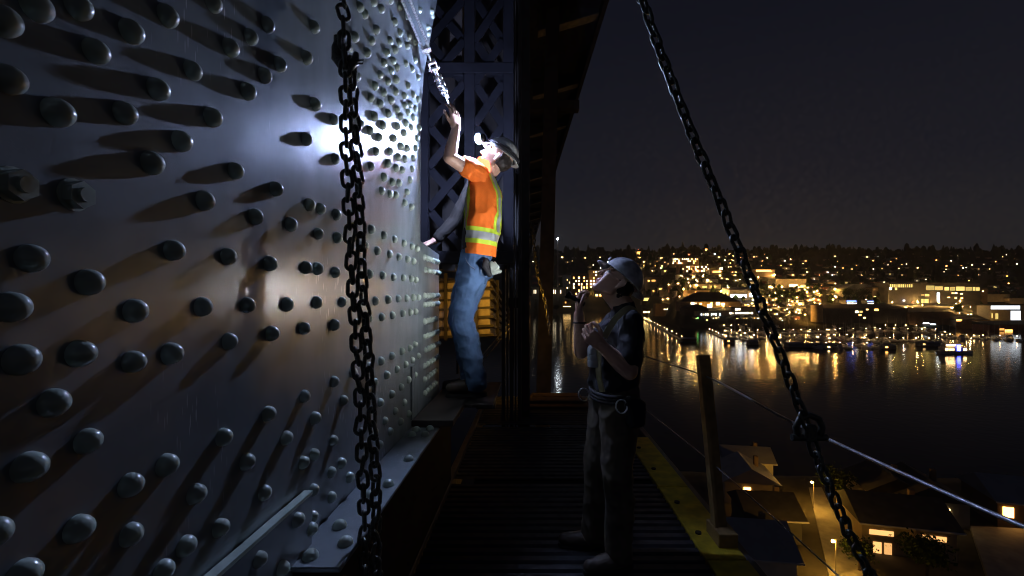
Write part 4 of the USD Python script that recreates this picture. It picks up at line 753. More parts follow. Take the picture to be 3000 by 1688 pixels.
# ================================================================== the town across the water
def wins(parent, y, rects, th=0.16):
    for (x0, x1, z0, z1, mat) in rects:
        part(parent, 'window', box(x0, x1, y - th, y + 0.05, z0, z1), M[mat])
def block(name, label, cat, px0, px1, ptop, pbase, depth, wall, rects=(), roof='parapet', group=None, roofmat='roof_dark', d=None, kind=None):
    """A building whose front stands where the frame's rectangle meets the hillside; rects are windows in frame pixels."""
    b = place((px0 + px1) / 2, pbase) if d is None else S((px0 + px1) / 2, pbase, d)
    d = b[1]; q = lambda px, py: S(px, py, d)
    x0, x1 = q(px0, pbase)[0], q(px1, pbase)[0]; zt_, zb_ = q(px0, ptop)[2], q(px0, pbase)[2]
    t = thing(name, label, cat, ((x0 + x1) / 2, d, zb_), group)
    part(t, 'wall', box(x0, x1, d, d + depth, min(zb_, ground((x0 + x1) / 2, d + depth)) - 4 if roof != 'deck' else zb_, zt_), M[wall])
    h = zt_ - zb_; e = 0.05 * max(h, 6)
    if roof == 'parapet': part(t, 'roof', box(x0 - 0.3, x1 + 0.3, d - 0.3, d + depth + 0.3, zt_ + 0.002, zt_ + 0.5), M[roofmat])
    elif roof == 'gable':
        rh = 0.22 * (x1 - x0); m = (x0 + x1) / 2
        pr_ = [(x0 - 0.5, zt_ + 0.002), (x1 + 0.5, zt_ + 0.002), (m, zt_ + rh)]
        part(t, 'roof', trimesh.convex.convex_hull(np.array([(a, y, c) for a, c in pr_ for y in (d - 0.6, d + depth + 0.6)])), M[roofmat])
    elif roof == 'hip':
        rh = 0.16 * (x1 - x0); i = 0.3 * (x1 - x0)
        part(t, 'roof', trimesh.convex.convex_hull(np.array([(x0 - 0.6, d - 0.6, zt_ + 0.002), (x1 + 0.6, d - 0.6, zt_ + 0.002), (x1 + 0.6, d + depth + 0.6, zt_ + 0.002), (x0 - 0.6, d + depth + 0.6, zt_ + 0.002), (x0 + i, d + depth / 2, zt_ + rh), (x1 - i, d + depth / 2, zt_ + rh)])), M[roofmat])
    elif roof == 'shed':
        part(t, 'roof', trimesh.convex.convex_hull(np.array([(a, y, c) for a in (x0 - 0.5, x1 + 0.5) for y, c in ((d - 0.8, zt_ + 0.002), (d - 0.8, zt_ + 0.4), (d + depth + 0.5, zt_ + 0.16 * depth), (d + depth + 0.5, zt_ + 0.002))])), M[roofmat])
    elif roof == 'arch':
        pr_ = [(a, zt_ + 0.002 + (0.5 * h + 1.5) * math.sin(k)) for a, k in zip(np.linspace(x0 - 0.4, x1 + 0.4, 14), np.linspace(0, math.pi, 14))]
        part(t, 'roof', trimesh.convex.convex_hull(np.array([(a, y, c) for a, c in pr_ for y in (d - 0.4, d + depth + 0.4)])), M[roofmat], smooth=30)
    wins(t, d, [(q(a, e_)[0], q(c, e_)[0], q(a, e_)[2], q(a, b_)[2], m) for (a, b_, c, e_, m) in rects])
    return t, b
def gridw(px0, px1, py0, py1, nx, ny, mats, fill=0.62, keep=1.0, seed=0):
    rr = random.Random(seed); out = []
    cw, ch = (px1 - px0) / nx, (py1 - py0) / ny
    for j in range(ny):
        for i in range(nx):
            if rr.random() > keep: continue
            a = px0 + (i + 0.5 * (1 - fill)) * cw; b_ = py0 + (j + 0.2) * ch
            out.append((a, b_, a + cw * fill, b_ + ch * 0.6, rr.choice(mats)))
    return out
# the long office block and its neighbours on the right
block('office_building', 'long office building with a top floor of big lit yellow windows', 'building', 2602, 2872, 829, 893, 34, 'w_dark',
      gridw(2606, 2674, 830, 845, 11, 1, ['gold'], 0.6) + [(2606, 843, 2612, 849, 'pale'), (2622, 843, 2628, 850, 'gold')] + [(2713, 837, 2737, 850, 'gold'), (2739, 839, 2762, 850, 'gold'), (2767, 841, 2780, 851, 'gold'), (2783, 841, 2798, 852, 'gold'), (2801, 840, 2826, 852, 'gold'), (2829, 841, 2847, 852, 'gold'), (2850, 841, 2857, 852, 'gold'), (2859, 842, 2870, 852, 'gold')]
      + [(2699, 862, 2708, 867, 'gold'), (2710, 862, 2722, 868, 'gold'), (2699, 876, 2706, 888, 'gold'), (2708, 876, 2720, 888, 'gold'), (2745, 858, 2752, 884, 'cool'), (2788, 857, 2794, 861, 'warm'), (2797, 857, 2804, 861, 'pale'), (2814, 859, 2820, 863, 'warm'), (2797, 872, 2803, 875, 'warm'), (2815, 872, 2821, 876, 'amber'), (2776, 870, 2783, 873, 'warm')])
block('office_building', 'dark brick wing beside the right end of the long office building', 'building', 2874, 2893, 846, 893, 30, 'w_brown', [(2878, 852, 2882, 855, 'warm')])
block('sports_hall', 'hall with a low curved grey roof left of the long office building', 'hall', 2470, 2580, 848, 874, 40, 'w_grey', [], 'arch', roofmat='roof_grey')
block('shop_building', 'cream building behind an amber tree left of the long office block, with a blue sign', 'building', 2556, 2600, 842, 880, 22, 'w_tan', [(2580, 845, 2596, 851, 'sign_blue'), (2560, 868, 2566, 872, 'warm'), (2574, 866, 2580, 871, 'pale')])
block('shop', 'low shop with a wide white window and blue fascia facing the road', 'shop', 2478, 2512, 880, 899, 12, 'w_grey', [(2481, 881, 2508, 884, 'sign_blue')] + gridw(2481, 2510, 885, 898, 6, 1, ['shop', 'pale'], 0.8))
block('shop', 'small kiosk shop with a pale lit window and blue fascia right of the wider shop', 'shop', 2540, 2560, 880, 899, 10, 'w_grey', [(2541, 882, 2558, 885, 'sign_blue')] + gridw(2541, 2559, 886, 897, 3, 1, ['shop', 'pale'], 0.75))
block('warehouse', 'long dark waterfront warehouse under a low roof below the office building', 'warehouse', 2410, 2660, 905, 950, 30, 'w_dark', [(2506, 911, 2514, 917, 'pale'), (2518, 911, 2527, 917, 'gold'), (2537, 905, 2544, 909, 'warm'), (2562, 905, 2573, 911, 'amber'), (2516, 921, 2523, 925, 'amber'), (2530, 929, 2535, 933, 'warm')], 'shed')
block('warehouse', 'brown warehouse at the foot of the hill right of the long dark one', 'warehouse', 2664, 2784, 916, 955, 30, 'w_brown', [(2704, 946, 2722, 949, 'cool'), (2726, 949, 2741, 953, 'cool')], 'shed')
t, b = block('storage_tank', 'plain plinth of the amber-lit round storage tank', 'tank', 2376, 2410, 936, 948, 10, 'w_tan') if False else (None, None)
bt_ = place(2393, 946); rT = 15.5 / F * bt_[1]
tk = thing('storage_tank', 'round amber-lit storage tank standing between the road and the marina', 'tank', bt_)
cyl = trimesh.creation.cylinder(radius=rT, height=50 / F * bt_[1], sections=28); cyl.apply_translation(bt_ + np.array([0, 0, 25 / F * bt_[1]])); part(tk, 'shell', cyl, M['w_tan'], smooth=30)
cap = lathe([(0, 0.9), (rT * 0.5, 0.6), (rT + 0.25, 0.0), (rT + 0.25, -0.3), (0, -0.3)], 28); cap.apply_translation(bt_ + np.array([0, 0, 50 / F * bt_[1] + 0.31])); part(tk, 'lid', cap, M['roof_dark'], smooth=30)
block('storage_building', 'grey flat-roofed storage building at the right edge behind the lit canopy', 'building', 2893, 2958, 862, 885, 26, 'w_cream')
block('storage_building', 'grey flat-roofed storage building at the far right edge, lower than its twin', 'building', 2960, 3040, 874, 892, 26, 'w_cream')
block('service_station', 'white lit canopy building with a bright panel at the right edge', 'shop', 2902, 3050, 896, 940, 16, 'w_grey', [(2903, 896, 2988, 906, 'shop'), (2961, 911, 2990, 938, 'shop'), (2885 + 20, 918, 2908, 932, 'gold'), (2916, 918, 2924, 935, 'gold')])
block('boat_shed', 'orange-lit waterside shed with a sloping roof at the right edge', 'shed', 2802, 2898, 938, 968, 22, 'w_tan', [(2802, 935, 2816, 941, 'amber')], 'shed')
block('boat_shed', 'brightest orange-lit low shed at the far right behind the boats', 'shed', 2900, 3060, 952, 982, 18, 'w_red', [(2928, 962, 2942, 968, 'amber'), (2944, 966, 2966, 971, 'amber'), (2970, 971, 2984, 976, 'shop')], 'shed')
# the middle of the shore
block('store', 'store with a glaring white roof sign beside the slanting chain', 'shop', 2138, 2212, 850, 880, 22, 'roof_grey', [(2141, 863, 2186, 872, 'sign_white'), (2196, 859, 2207, 870, 'sign_white')], 'shed', roofmat='roof_grey')
block('pier_building', 'long gold-lit pier building with a shallow roof', 'building', 1994, 2170, 884, 903, 20, 'w_tan', [(2024, 886, 2034, 892, 'pale'), (2036, 887, 2041, 891, 'pale'), (2050, 888, 2056, 892, 'warm'), (2072, 892, 2086, 901, 'pale'), (2098, 886, 2109, 894, 'pale'), (2113, 888, 2122, 894, 'pale'), (2136, 898, 2141, 901, 'warm')], 'hip')
block('lift_tower', 'square yellow tower building with one tall lit window above the pier building', 'building', 2014, 2078, 850, 878, 16, 'w_tan', [(2036, 855, 2040, 869, 'amber')])
block('house', 'yellow-lit gabled house with its left gable bright, above the store', 'house', 2034, 2072, 833, 847, 12, 'w_cream', [(2040, 836, 2046, 842, 'gold'), (2058, 838, 2070, 843, 'gold')], 'gable')
block('house', 'yellow-lit gabled house next right of the brighter gabled one', 'house', 2076, 2112, 834, 848, 12, 'w_cream', [(2082, 838, 2098, 843, 'gold')], 'gable')
block('house', 'green-grey gabled house standing just above the two yellow-lit gabled houses', 'house', 2066, 2104, 818, 832, 12, 'w_grey', [(2080, 824, 2086, 829, 'gold')], 'gable')
block('boathouse', 'dark domed boathouse roof in front of the pier building', 'boathouse', 2006, 2076, 905, 922, 18, 'w_dark', [], 'arch')
block('workshop', 'low grey workshop with a row of pale windows below the pier building', 'workshop', 2036, 2140, 912, 928, 12, 'w_grey', gridw(2052, 2112, 917, 926, 10, 1, ['cool', 'pale'], 0.7, 0.8, 4))
block('lakeside_office', 'lakeside office with a bright grid of square pale windows', 'building', 2140, 2212, 901, 926, 14, 'w_grey', gridw(2154, 2170, 902, 911, 2, 1, ['pale'], 0.75) + gridw(2154, 2206, 913, 922, 8, 1, ['pale'], 0.75) + gridw(2137, 2150, 914, 922, 2, 1, ['pale'], 0.7))
block('block_of_flats', 'wide pale block with three lit amber windows right of the patterned helmet', 'building', 1896, 1962, 812, 836, 18, 'w_cream', [(1898, 821, 1903, 825, 'amber'), (1909, 820, 1920, 825, 'amber'), (1944, 820, 1957, 826, 'warm')])
block('house', 'plain house with one broad bright yellow window at the helmet\'s right', 'house', 1880, 1912, 868, 886, 12, 'w_brown', [(1885, 873, 1907, 882, 'gold')])
block('restaurant', 'low lit waterside restaurant right of the shoulder of the man looking up', 'building', 1884, 1912, 905, 924, 12, 'w_brown', gridw(1885, 1908, 910, 919, 5, 1, ['pale', 'warm'], 0.8))
block('garage', 'dark row of garages with a strip of pale lights at its foot', 'garage', 1920, 1990, 890, 910, 12, 'w_brown', gridw(1925, 1988, 904, 909, 7, 1, ['pale', 'warm', 'red'], 0.6, 0.8, 2))
block('apartment_building', 'stepped apartment building with scattered amber windows left of the raised face', 'apartment', 1676, 1724, 800, 872, 30, 'w_brown', gridw(1677, 1723, 800, 866, 6, 7, ['warm', 'amber', 'pale'], 0.45, 0.36, 5))
block('apartment_building', 'taller narrow apartment block with bright amber windows next to the stepped one', 'apartment', 1726, 1760, 792, 850, 30, 'w_tan', gridw(1728, 1758, 793, 845, 4, 6, ['warm', 'amber', 'pale'], 0.5, 0.4, 9))
block('apartment_building', 'dim apartment block with few lights left of the stepped one', 'apartment', 1650, 1674, 806, 850, 30, 'w_grey', gridw(1652, 1672, 808, 848, 3, 5, ['warm'], 0.35, 0.12, 8))
block('colonnade_building', 'pale long building with many upright bays at the left water edge', 'building', 1558, 1658, 842, 868, 20, 'w_cream', gridw(1562, 1656, 846, 864, 18, 1, ['pale'], 0.28, 0.5, 12))
block('house', 'little waterside house glowing at the gable left of the dark hands', 'house', 1648, 1672, 884, 900, 14, 'w_tan', [(1655, 883, 1659, 889, 'amber'), (1650, 897, 1672, 900, 'warm')], 'gable')
block('house', 'amber-lit waterside wall at the left end of the far shore', 'house', 1545, 1556, 884, 905, 14, 'w_tan', [(1548, 888, 1552, 894, 'amber')])
block('house', 'waterside house with a lit gable just left of the chin of the man looking up', 'house', 1740, 1768, 856, 872, 14, 'w_cream', [(1745, 862, 1752, 868, 'warm'), (1756, 863, 1762, 868, 'amber')], 'gable')
block('school_building', 'cream school building with two big warm openings on the right slope', 'building', 2274, 2362, 818, 846, 22, 'w_cream', [(2312, 833, 2336, 840, 'warm'), (2346, 835, 2360, 841, 'gold')])
block('hillside_hall', 'dark hall with a long bright amber eave line on the right slope', 'hall', 2200, 2270, 790, 812, 18, 'w_tan', [(2215, 791, 2258, 796, 'amber'), (2250, 793, 2260, 797, 'amber')])
block('hillside_hall', 'hall with a glowing curved amber window band in the middle slope', 'hall', 2080, 2116, 790, 806, 16, 'w_tan', [(2088, 794, 2110, 800, 'amber'), (2108, 784, 2118, 791, 'pale')])
block('terrace', 'bright row of terrace windows high in the middle of the hillside', 'terrace', 1968, 2048, 756, 776, 16, 'w_tan', gridw(1970, 2046, 757, 774, 14, 3, ['warm', 'amber', 'pale'], 0.5, 0.6, 3))
block('terrace', 'second bright terrace of windows just below the highest one', 'terrace', 1990, 2080, 778, 800, 16, 'w_brown', gridw(1992, 2078, 779, 797, 14, 3, ['warm', 'amber', 'pale'], 0.5, 0.45, 6))
block('church', 'small pinkish church with lit front on the skyline', 'church', 1862, 1884, 736, 748, 14, 'w_cream', [(1869, 731, 1872, 735, 'red'), (1866, 738, 1880, 745, 'amber')], 'gable')
block('hilltop_house', 'single house with an orange window on the skyline', 'house', 2060, 2080, 730, 740, 12, 'w_brown', [(2066, 729, 2075, 734, 'amber')])
# scattered houses of the hillside, row by row
hr = random.Random(21); rows = [746, 757, 768, 779, 790, 801, 812, 823, 835, 847, 860, 873, 886, 899, 912, 925, 938]
busy = [(2400, 2790, 898, 955), (2370, 2416, 890, 950), (2885, 3000, 860, 985), (2790, 2900, 930, 975), (2000, 2220, 900, 930), (1880, 1995, 865, 926), (2602, 2900, 826, 900), (2470, 2600, 845, 905), (2138, 2215, 845, 885), (1994, 2170, 830, 905), (1894, 1965, 808, 840), (1650, 1765, 790, 875), (1555, 1660, 838, 870), (2270, 2365, 815, 850), (2196, 2275, 786, 815), (2078, 2120, 784, 808), (1966, 2082, 754, 802)]
wallk = list(WALLS)
for ri, py in enumerate(rows):
    px = 1552 + hr.uniform(0, 20); k = 0
    while px < 2995:
        w_ = hr.uniform(11, 20) * (0.75 + 0.03 * ri); y_ = py + hr.uniform(-3.5, 3.5)
        free = not any(a - w_ < px < c + 2 and b0 < y_ < b1 + 6 for a, c, b0, b1 in busy)
        if px > 2250 and ri < 8 and hr.random() < 0.3: free = False
        if px < 1850 and (y_ > 856 or hr.random() < 0.4): free = False
        if ri > 10 and (px < 1990 or px > 2420 and hr.random() < 0.5): free = False
        if free and place(px + w_ / 2, y_) is not None:
            k += 1; h_ = hr.uniform(5.5, 9) * (0.8 + 0.03 * ri); wk = hr.choice(wallk)
            centre = max(math.exp(-((px - 2040) / 210.0) ** 2) * (0.3 + 0.7 * math.exp(-((y_ - 800) / 42.0) ** 2)), 0.8 if ri > 10 else 0)
            lit = hr.random() < (0.68 + 0.5 * centre)
            rects = []
            if lit:
                for q in range(hr.choice([2, 2, 3, 3, 4, 5] if centre > 0.25 else [1, 1, 1, 2, 2])):
                    ww, wh = hr.uniform(1.8, 4.6), hr.uniform(1.8, 3.4); a = px + hr.uniform(0.8, max(0.9, w_ - ww - 0.8)); b_ = y_ - h_ + hr.uniform(0.8, max(0.9, h_ - wh - 0.6))
                    mt = hr.choices(['warm', 'amber', 'pale', 'cool', 'gold', 'red', 'green'], [5, 4, 4, 1.0, 2, 0.2, 0.12])[0]
                    if not any(abs(a - r_[0]) < ww + 0.6 and abs(b_ - r_[1]) < wh + 0.6 for r_ in rects): rects.append((a, b_, a + ww, b_ + wh, mt))
            lab = f"{wk} hillside house with {NUM[len(rects)]} lit window{'' if len(rects) == 1 else 's'}, {nth(k)} from left in the {nth(ri + 1)} row down"
            block('hillside_house', lab, 'house', px, px + w_, y_ - h_, y_, hr.uniform(9, 13), 'w_' + wk, rects, hr.choice(['gable', 'gable', 'hip', 'parapet']), group=None)
        px += w_ + hr.uniform(2, 24) * (1.0 if px < 2250 else 1.3)
# wood on the hillside and along the skyline: reads as one mass
tr_ = random.Random(5); vs_, fs_ = [], []; base = trimesh.creation.icosphere(1, 1.0); n_ = 0
def blob(x, y, z, r, h, seed):
    global n_
    v = base.vertices.copy(); v = v * (1 + 0.35 * (meshkit.noise(v * 2.2 + seed * 3.1) - 0.5)[:, None]); v = v * [r, r, h]
    if tr_.random() < 0.4: v[:, :2] *= (1.0 - 0.65 * np.clip((v[:, 2:] / h + 0.4), 0, 1))
    vs_.append(v + [x, y, z]); fs_.append(base.faces + n_); n_ += len(v)
for i in range(3000):
    u = tr_.uniform(-0.05, 1.16); s_ = tr_.uniform(4.05, 6.95) if i % 3 else tr_.uniform(5.7, 6.25)
    k = prof(u); d_ = float(np.interp(s_, np.arange(9), k[:, 0])); x = u * d_
    px = 1561 + u * F; z = ground(x, d_); py = 866 - (z - CZ) / d_ * F
    dens = math.exp(-((px - 2040) / 230.0) ** 2) * math.exp(-((py - 800) / 50.0) ** 2)
    if tr_.random() < dens * 0.7: continue
    sc = d_ / 700.0; r_ = tr_.uniform(1.8, 3.8) * sc; h_ = r_ * (tr_.uniform(0.8, 1.5) if tr_.random() < 0.75 else tr_.uniform(1.6, 2.8))
    blob(x, d_, z + h_ * 0.55, r_, h_, i)
single('hillside_wood', trimesh.Trimesh(np.vstack(vs_), np.vstack(fs_), process=False), M['leaf'], 'dark mass of trees between the houses and along the skyline', 'wood', kind='stuff')
# single trees by the water
def tree(name, label, base_, h, r, n, conifer=False, seed=0):
    rr = np.random.default_rng(seed); t = thing(name, label, 'tree', base_)
    bx, by, bz = base_
    part(t, 'trunk', tube([(bx, by, bz - 0.5), (bx + 0.02 * h, by, bz + h * 0.4), (bx, by, bz + h * 0.8)], [0.045 * r + 0.08, 0.03 * r + 0.06, 0.03], 7), M['bark'])
    if conifer:
        a = rr.random(n) ** 0.6; zz = bz + h * (0.12 + 0.88 * (1 - a)); rad = r * a * (0.55 + 0.45 * rr.random(n)) * (0.8 + 0.3 * np.sin(a * 40)); ph = rr.random(n) * 6.283
        c = np.stack([bx + rad * np.cos(ph), by + rad * np.sin(ph), zz], 1)
    else:
        k = 14; cl = rr.normal(size=(k, 3)); cl /= np.linalg.norm(cl, axis=1)[:, None]; cl *= (rr.random(k) ** 0.4)[:, None] * 0.75
        c = cl[rr.integers(0, k, n)] + rr.normal(size=(n, 3)) * 0.23
        c = c * [r, r, h * 0.36] + [bx, by, bz + h * 0.62]
    s_ = r * (0.085 if n > 900 else 0.12) * (0.6 + 0.8 * rr.random(n)); u_ = rr.normal(size=(n, 3)); u_ /= np.linalg.norm(u_, axis=1)[:, None]; w_ = np.cross(u_, rr.normal(size=(n, 3))); w_ /= np.linalg.norm(w_, axis=1)[:, None]
    V_ = np.stack([c - u_ * s_[:, None], c + w_ * s_[:, None] * 0.6, c + u_ * s_[:, None], c - w_ * s_[:, None] * 0.6], 1).reshape(-1, 3)
    i4 = np.arange(n)[:, None] * 4; part(t, 'crown', trimesh.Trimesh(V_, np.vstack([i4 + [0, 1, 2], i4 + [0, 2, 3]]), process=False), M['leaf'])
for q, (nm, lab, px, py, hpx, wpx, con) in enumerate((('conifer', 'tall dark pointed conifer at the water by the left end of the far shore', 1570, 935, 60, 17, True), ('tree', 'round dark tree by the left shore between conifer and gabled house', 1630, 915, 24, 20, False), ('tree', 'broad dark tree left of the curved-roof hall', 2484, 878, 32, 26, False), ('tree', 'broad dark tree in front of the curved-roof hall', 2526, 880, 34, 30, False),
        ('tree', 'amber-lit leafy tree left of the long office building', 2572, 880, 26, 17, False), ('tree', 'green tree under the blue sign beside the road', 2572, 899, 18, 12, False), ('tree', 'lime-lit tree beside the cream school building', 2368, 850, 22, 14, False), ('tree', 'dark tree mass left of the orange street lamp', 2300, 878, 34, 30, False), ('tree', 'greenish lit tree behind the slanting chain near the road', 2262, 884, 26, 18, False),
        ('tree', 'dark tree at the right end of the office block by the warehouse', 2806, 924, 32, 22, False), ('tree', 'dark tree in the middle slope beside the wide pale block', 2002, 846, 32, 20, False), ('tree', 'large dark tree beside the gabled yellow houses', 1976, 868, 30, 22, False))):
    b = place(px, py); 
    if b is None: b = S(px, py, 950)
    tree(nm, lab, b, hpx / F * b[1], wpx / 2 / F * b[1] * 1.25, 1100, con, q)
# road along the hill foot and its street lamps
def street_lamp(label, p, h, lens='sodium', r=0.28, group=None):
    t = thing('street_lamp', label, 'street lamp', p, group); x, y, z = p
    part(t, 'pole', tube([(x, y, z - 1), (x, y, z + h), (x - 0.25 * h * 0.3, y - 0.6, z + h + 0.12)], 0.07 + 0.004 * h, 6), M['wood_pole'])
    part(t, 'lens', finish(ell((x - 0.25 * h * 0.3, y - 0.7, z + h - 0.05), (r, r, r * 0.6), n=12), 0.3, 0), M[lens], True); return t
for lab, px, py, hp in (('orange street lamp with a strong glow on the road above the storage tank', 2336, 906, 19), ('orange street lamp right of the strongest one, above the warehouse roof', 2441, 898, 20), ('orange street lamp at the trees left of the curved-roof hall', 2447, 866, 17), ('orange street lamp left of the white store sign', 2119, 884, 19), ('orange street lamp by the stepped apartment building', 1722, 860, 15),
        ('orange lamp in the middle of the bright terraces', 2073, 786, 11), ('orange lamp beside the long gold pier building', 2162, 900, 16), ('orange lamp among the sheds at the right edge', 2908, 955, 10), ('orange lamp over the right end of the bright sheds', 2946, 968, 10), ('orange lamp lighting the right side of the round tank', 2360, 946, 22)):
    b = place(px, py); street_lamp(lab, b, hp / F * b[1], r=0.45 * b[1] / 480)
for k, (px, py, hp, ln) in enumerate(((2131, 850, 12, 'mast_light'), (2168, 832, 12, 'dock_light'), (2184, 832, 12, 'dock_light'), (2015, 880, 8, 'sodium'), (2060, 908, 7, 'sodium'), (2120, 908, 7, 'sodium'), (2245, 902, 14, 'dock_light'), (2400, 903, 10, 'dock_light'), (2648, 893, 10, 'mast_light'), (2672, 898, 12, 'red'), (2800, 900, 10, 'dock_light'), (2380, 852, 8, 'gold'), (2352, 852, 8, 'gold'))):
    b = place(px, py); street_lamp(f'small street lamp on the lower slope, {nth(k + 1)} along the shore roads', b, hp / F * b[1], ln, 0.32 * b[1] / 480, None)
ln = random.Random(91)
LL = None
for where, n_l, mu, sd_, y0_, y1_ in (('central', 48, 2080, 95, 800, 905), ('right-hand', 30, 2350, 60, 835, 940), ('far right', 20, 2720, 130, 865, 925)):
    sp = sorted((min(ln.gauss(mu, sd_), 2985), ln.uniform(y0_, y1_)) for k in range(n_l)); k = 0
    for px, py in sp:
        b = place(px, py)
        if b is None or b[2] < 3: continue
        k += 1; lab = f'small warm lane lamp, {nth(k)} from the left among the {where} shore buildings'
        if LL is None:
            LL = thing('lane_lamp', lab, 'street lamp', (0, 0, 0)); part(LL, 'pole', tube([(0, 0, -1), (0, 0, 4.6)], 0.07, 5), M['wood_pole']); part(LL, 'lens', finish(ell((0, -0.4, 4.7), (0.42, 0.42, 0.3), n=10), 0.3, 0), M['lane'], True)
            x = UsdGeom.Xformable(stage.GetPrimAtPath(LL)); x.ClearXformOpOrder(); x.AddTranslateOp().Set(Gf.Vec3d(*map(float, b))); x.AddRotateZOp().Set(0.0)
        else: dup(LL, b, 0, lab)
rd = []
for px in np.linspace(2200, 2800, 25):
    b = place(px, 902 + 4 * math.sin(px / 90.0)); rd.append(b + np.array([0, 0, 0.5]))
rd = np.array(rd); a_, b_ = rd + [0, -3.5, -0.3], rd + [0, 4.0, 0.3]
single('road', trimesh.Trimesh(np.vstack([a_, b_, a_ - [0, 0, 3]]), [f for i in range(24) for f in ((i, i + 1, 25 + i), (i + 1, 26 + i, 25 + i), (50 + i, 50 + i + 1, i), (51 + i, i + 1, i))], process=False), M['concrete'], kind='structure')
# light mast
mb = S(1634, 866, 1010); mz = S(1634, 700, 1010)[2]
ms = thing('light_mast', 'tall slender light mast with a brilliant white lamp on top, left of the skyline', 'mast', (mb[0], mb[1], 10))
part(ms, 'mast', join(*[tube([(mb[0] + a, 1010 + b_, 10), (mb[0] + a * 0.4, 1010 + b_ * 0.4, mz)], 0.35, 5) for a, b_ in ((-1.6, -1.6), (1.6, -1.6), (0, 1.6))] + [bar((mb[0] + s_ * 1.5, 1008.5, 12 + 6 * k), (mb[0] - s_ * 1.4, 1008.5, 18 + 6 * k), 0.25, 0.25) for k in range(int((mz - 20) / 6)) for s_ in ((1, -1)[k % 2],)]), M['mast'])
part(ms, 'lamp', finish(ell((mb[0], 1009, mz), (2.6, 2.0, 2.0), n=16), 1.0, 1), M['mast_light'], True)
# ---------------------------------------------------------------- marina
def hull_mesh(L, Wd, H, sheer=0.25):
    pr_ = [(-0.5, 0.8), (-0.3, 0.95), (0.0, 1.0), (0.25, 0.82), (0.42, 0.38), (0.5, 0.02)]
    top = [(x * L, y * Wd / 2, H + sheer * max(0, x) * 2) for x, y in pr_] ; top += [(x, -y, z) for x, y, z in top[::-1]]
    bot = [(x * 0.94, y * 0.75, -0.3) for x, y, z in top]
    n = len(top); V_ = np.array(top + bot); f = [(0, i, i + 1) for i in range(1, n - 1)]
    for i in range(n): j = (i + 1) % n; f += [(i, n + i, n + j), (i, n + j, j)]
    return trimesh.Trimesh(V_, f, process=False)
def boat(kind, lit, label, loc, rz):
    t = thing('sailing_boat' if kind == 's' else 'motor_boat', label, 'boat', (0, 0, 0))
    if kind == 's':
        part(t, 'hull', hull_mesh(10, 3.0, 1.0), M['boat_white']); part(t, 'cabin', trimesh.convex.convex_hull(np.array([(-2.2, s * 1.0, 1.02) for s in (-1, 1)] + [(2.0, s * 0.8, 1.02) for s in (-1, 1)] + [(-2.0, s * 0.9, 1.7) for s in (-1, 1)] + [(1.3, s * 0.6, 1.55) for s in (-1, 1)])), M['boat_white'])
        part(t, 'mast', tube([(0.8, 0, 1.5), (0.8, 0, 13.5)], [0.09, 0.06], 6), M['mast']); part(t, 'boom', tube([(0.8, 0, 2.6), (-3.6, 0, 2.5)], 0.2, 6), M['boat_dark'])
        if lit: part(t, 'cabin_light', box(-2.3, -2.22, -0.7, 0.7, 1.1, 1.6), M['boat_glow'])
    else:
        part(t, 'hull', hull_mesh(11, 3.6, 1.4), M['boat_white']); part(t, 'cabin', trimesh.convex.convex_hull(np.array([(-4.0, s * 1.5, 1.42) for s in (-1, 1)] + [(2.2, s * 1.2, 1.42) for s in (-1, 1)] + [(-4.0, s * 1.4, 3.0) for s in (-1, 1)] + [(1.0, s * 1.1, 2.9) for s in (-1, 1)])), M['boat_white'])
        part(t, 'flybridge', box(-3.4, -0.4, -1.2, 1.2, 3.02, 3.6, 0.1), M['boat_dark'])
        part(t, 'windscreen', box(-3.0, 0.4, -1.56, 1.56, 2.1, 2.6), M['boat_glow'] if lit else M['black_plastic'])
    x = UsdGeom.Xformable(stage.GetPrimAtPath(t)); x.ClearXformOpOrder(); x.AddTranslateOp().Set(Gf.Vec3d(*map(float, loc))); x.AddRotateZOp().Set(float(rz)); return t
protos = {}
br = random.Random(44)
def put_boat(loc, rz, label, grp, sc=None):
    k = (br.choice('ssm'), br.random() < 0.22)
    if k not in protos: protos[k] = boat(k[0], k[1], label % ('sailing' if k[0] == 's' else 'motor'), loc, rz); keys(stage.GetPrimAtPath(protos[k]), group=grp)
    else: dup(protos[k], loc, rz, label % ('sailing' if k[0] == 's' else 'motor'), grp, sc)
DL = None
def dock_lamp(p, label):
    global DL
    if DL is None:
        DL = thing('dock_lamp', label, 'lamp', (0, 0, 0)); part(DL, 'post', tube([(0, 0, 0), (0, 0, 2.6)], 0.05, 6), M['wood_pole']); part(DL, 'globe', finish(ell((0, 0, 2.75), (0.3, 0.3, 0.26), n=10), 0.3, 0), M['dock_light'], True)
        x = UsdGeom.Xformable(stage.GetPrimAtPath(DL)); x.ClearXformOpOrder(); x.AddTranslateOp().Set(Gf.Vec3d(*map(float, p))); x.AddRotateZOp().Set(0.0)
    else: dup(DL, p, 0, label)
dn = 0
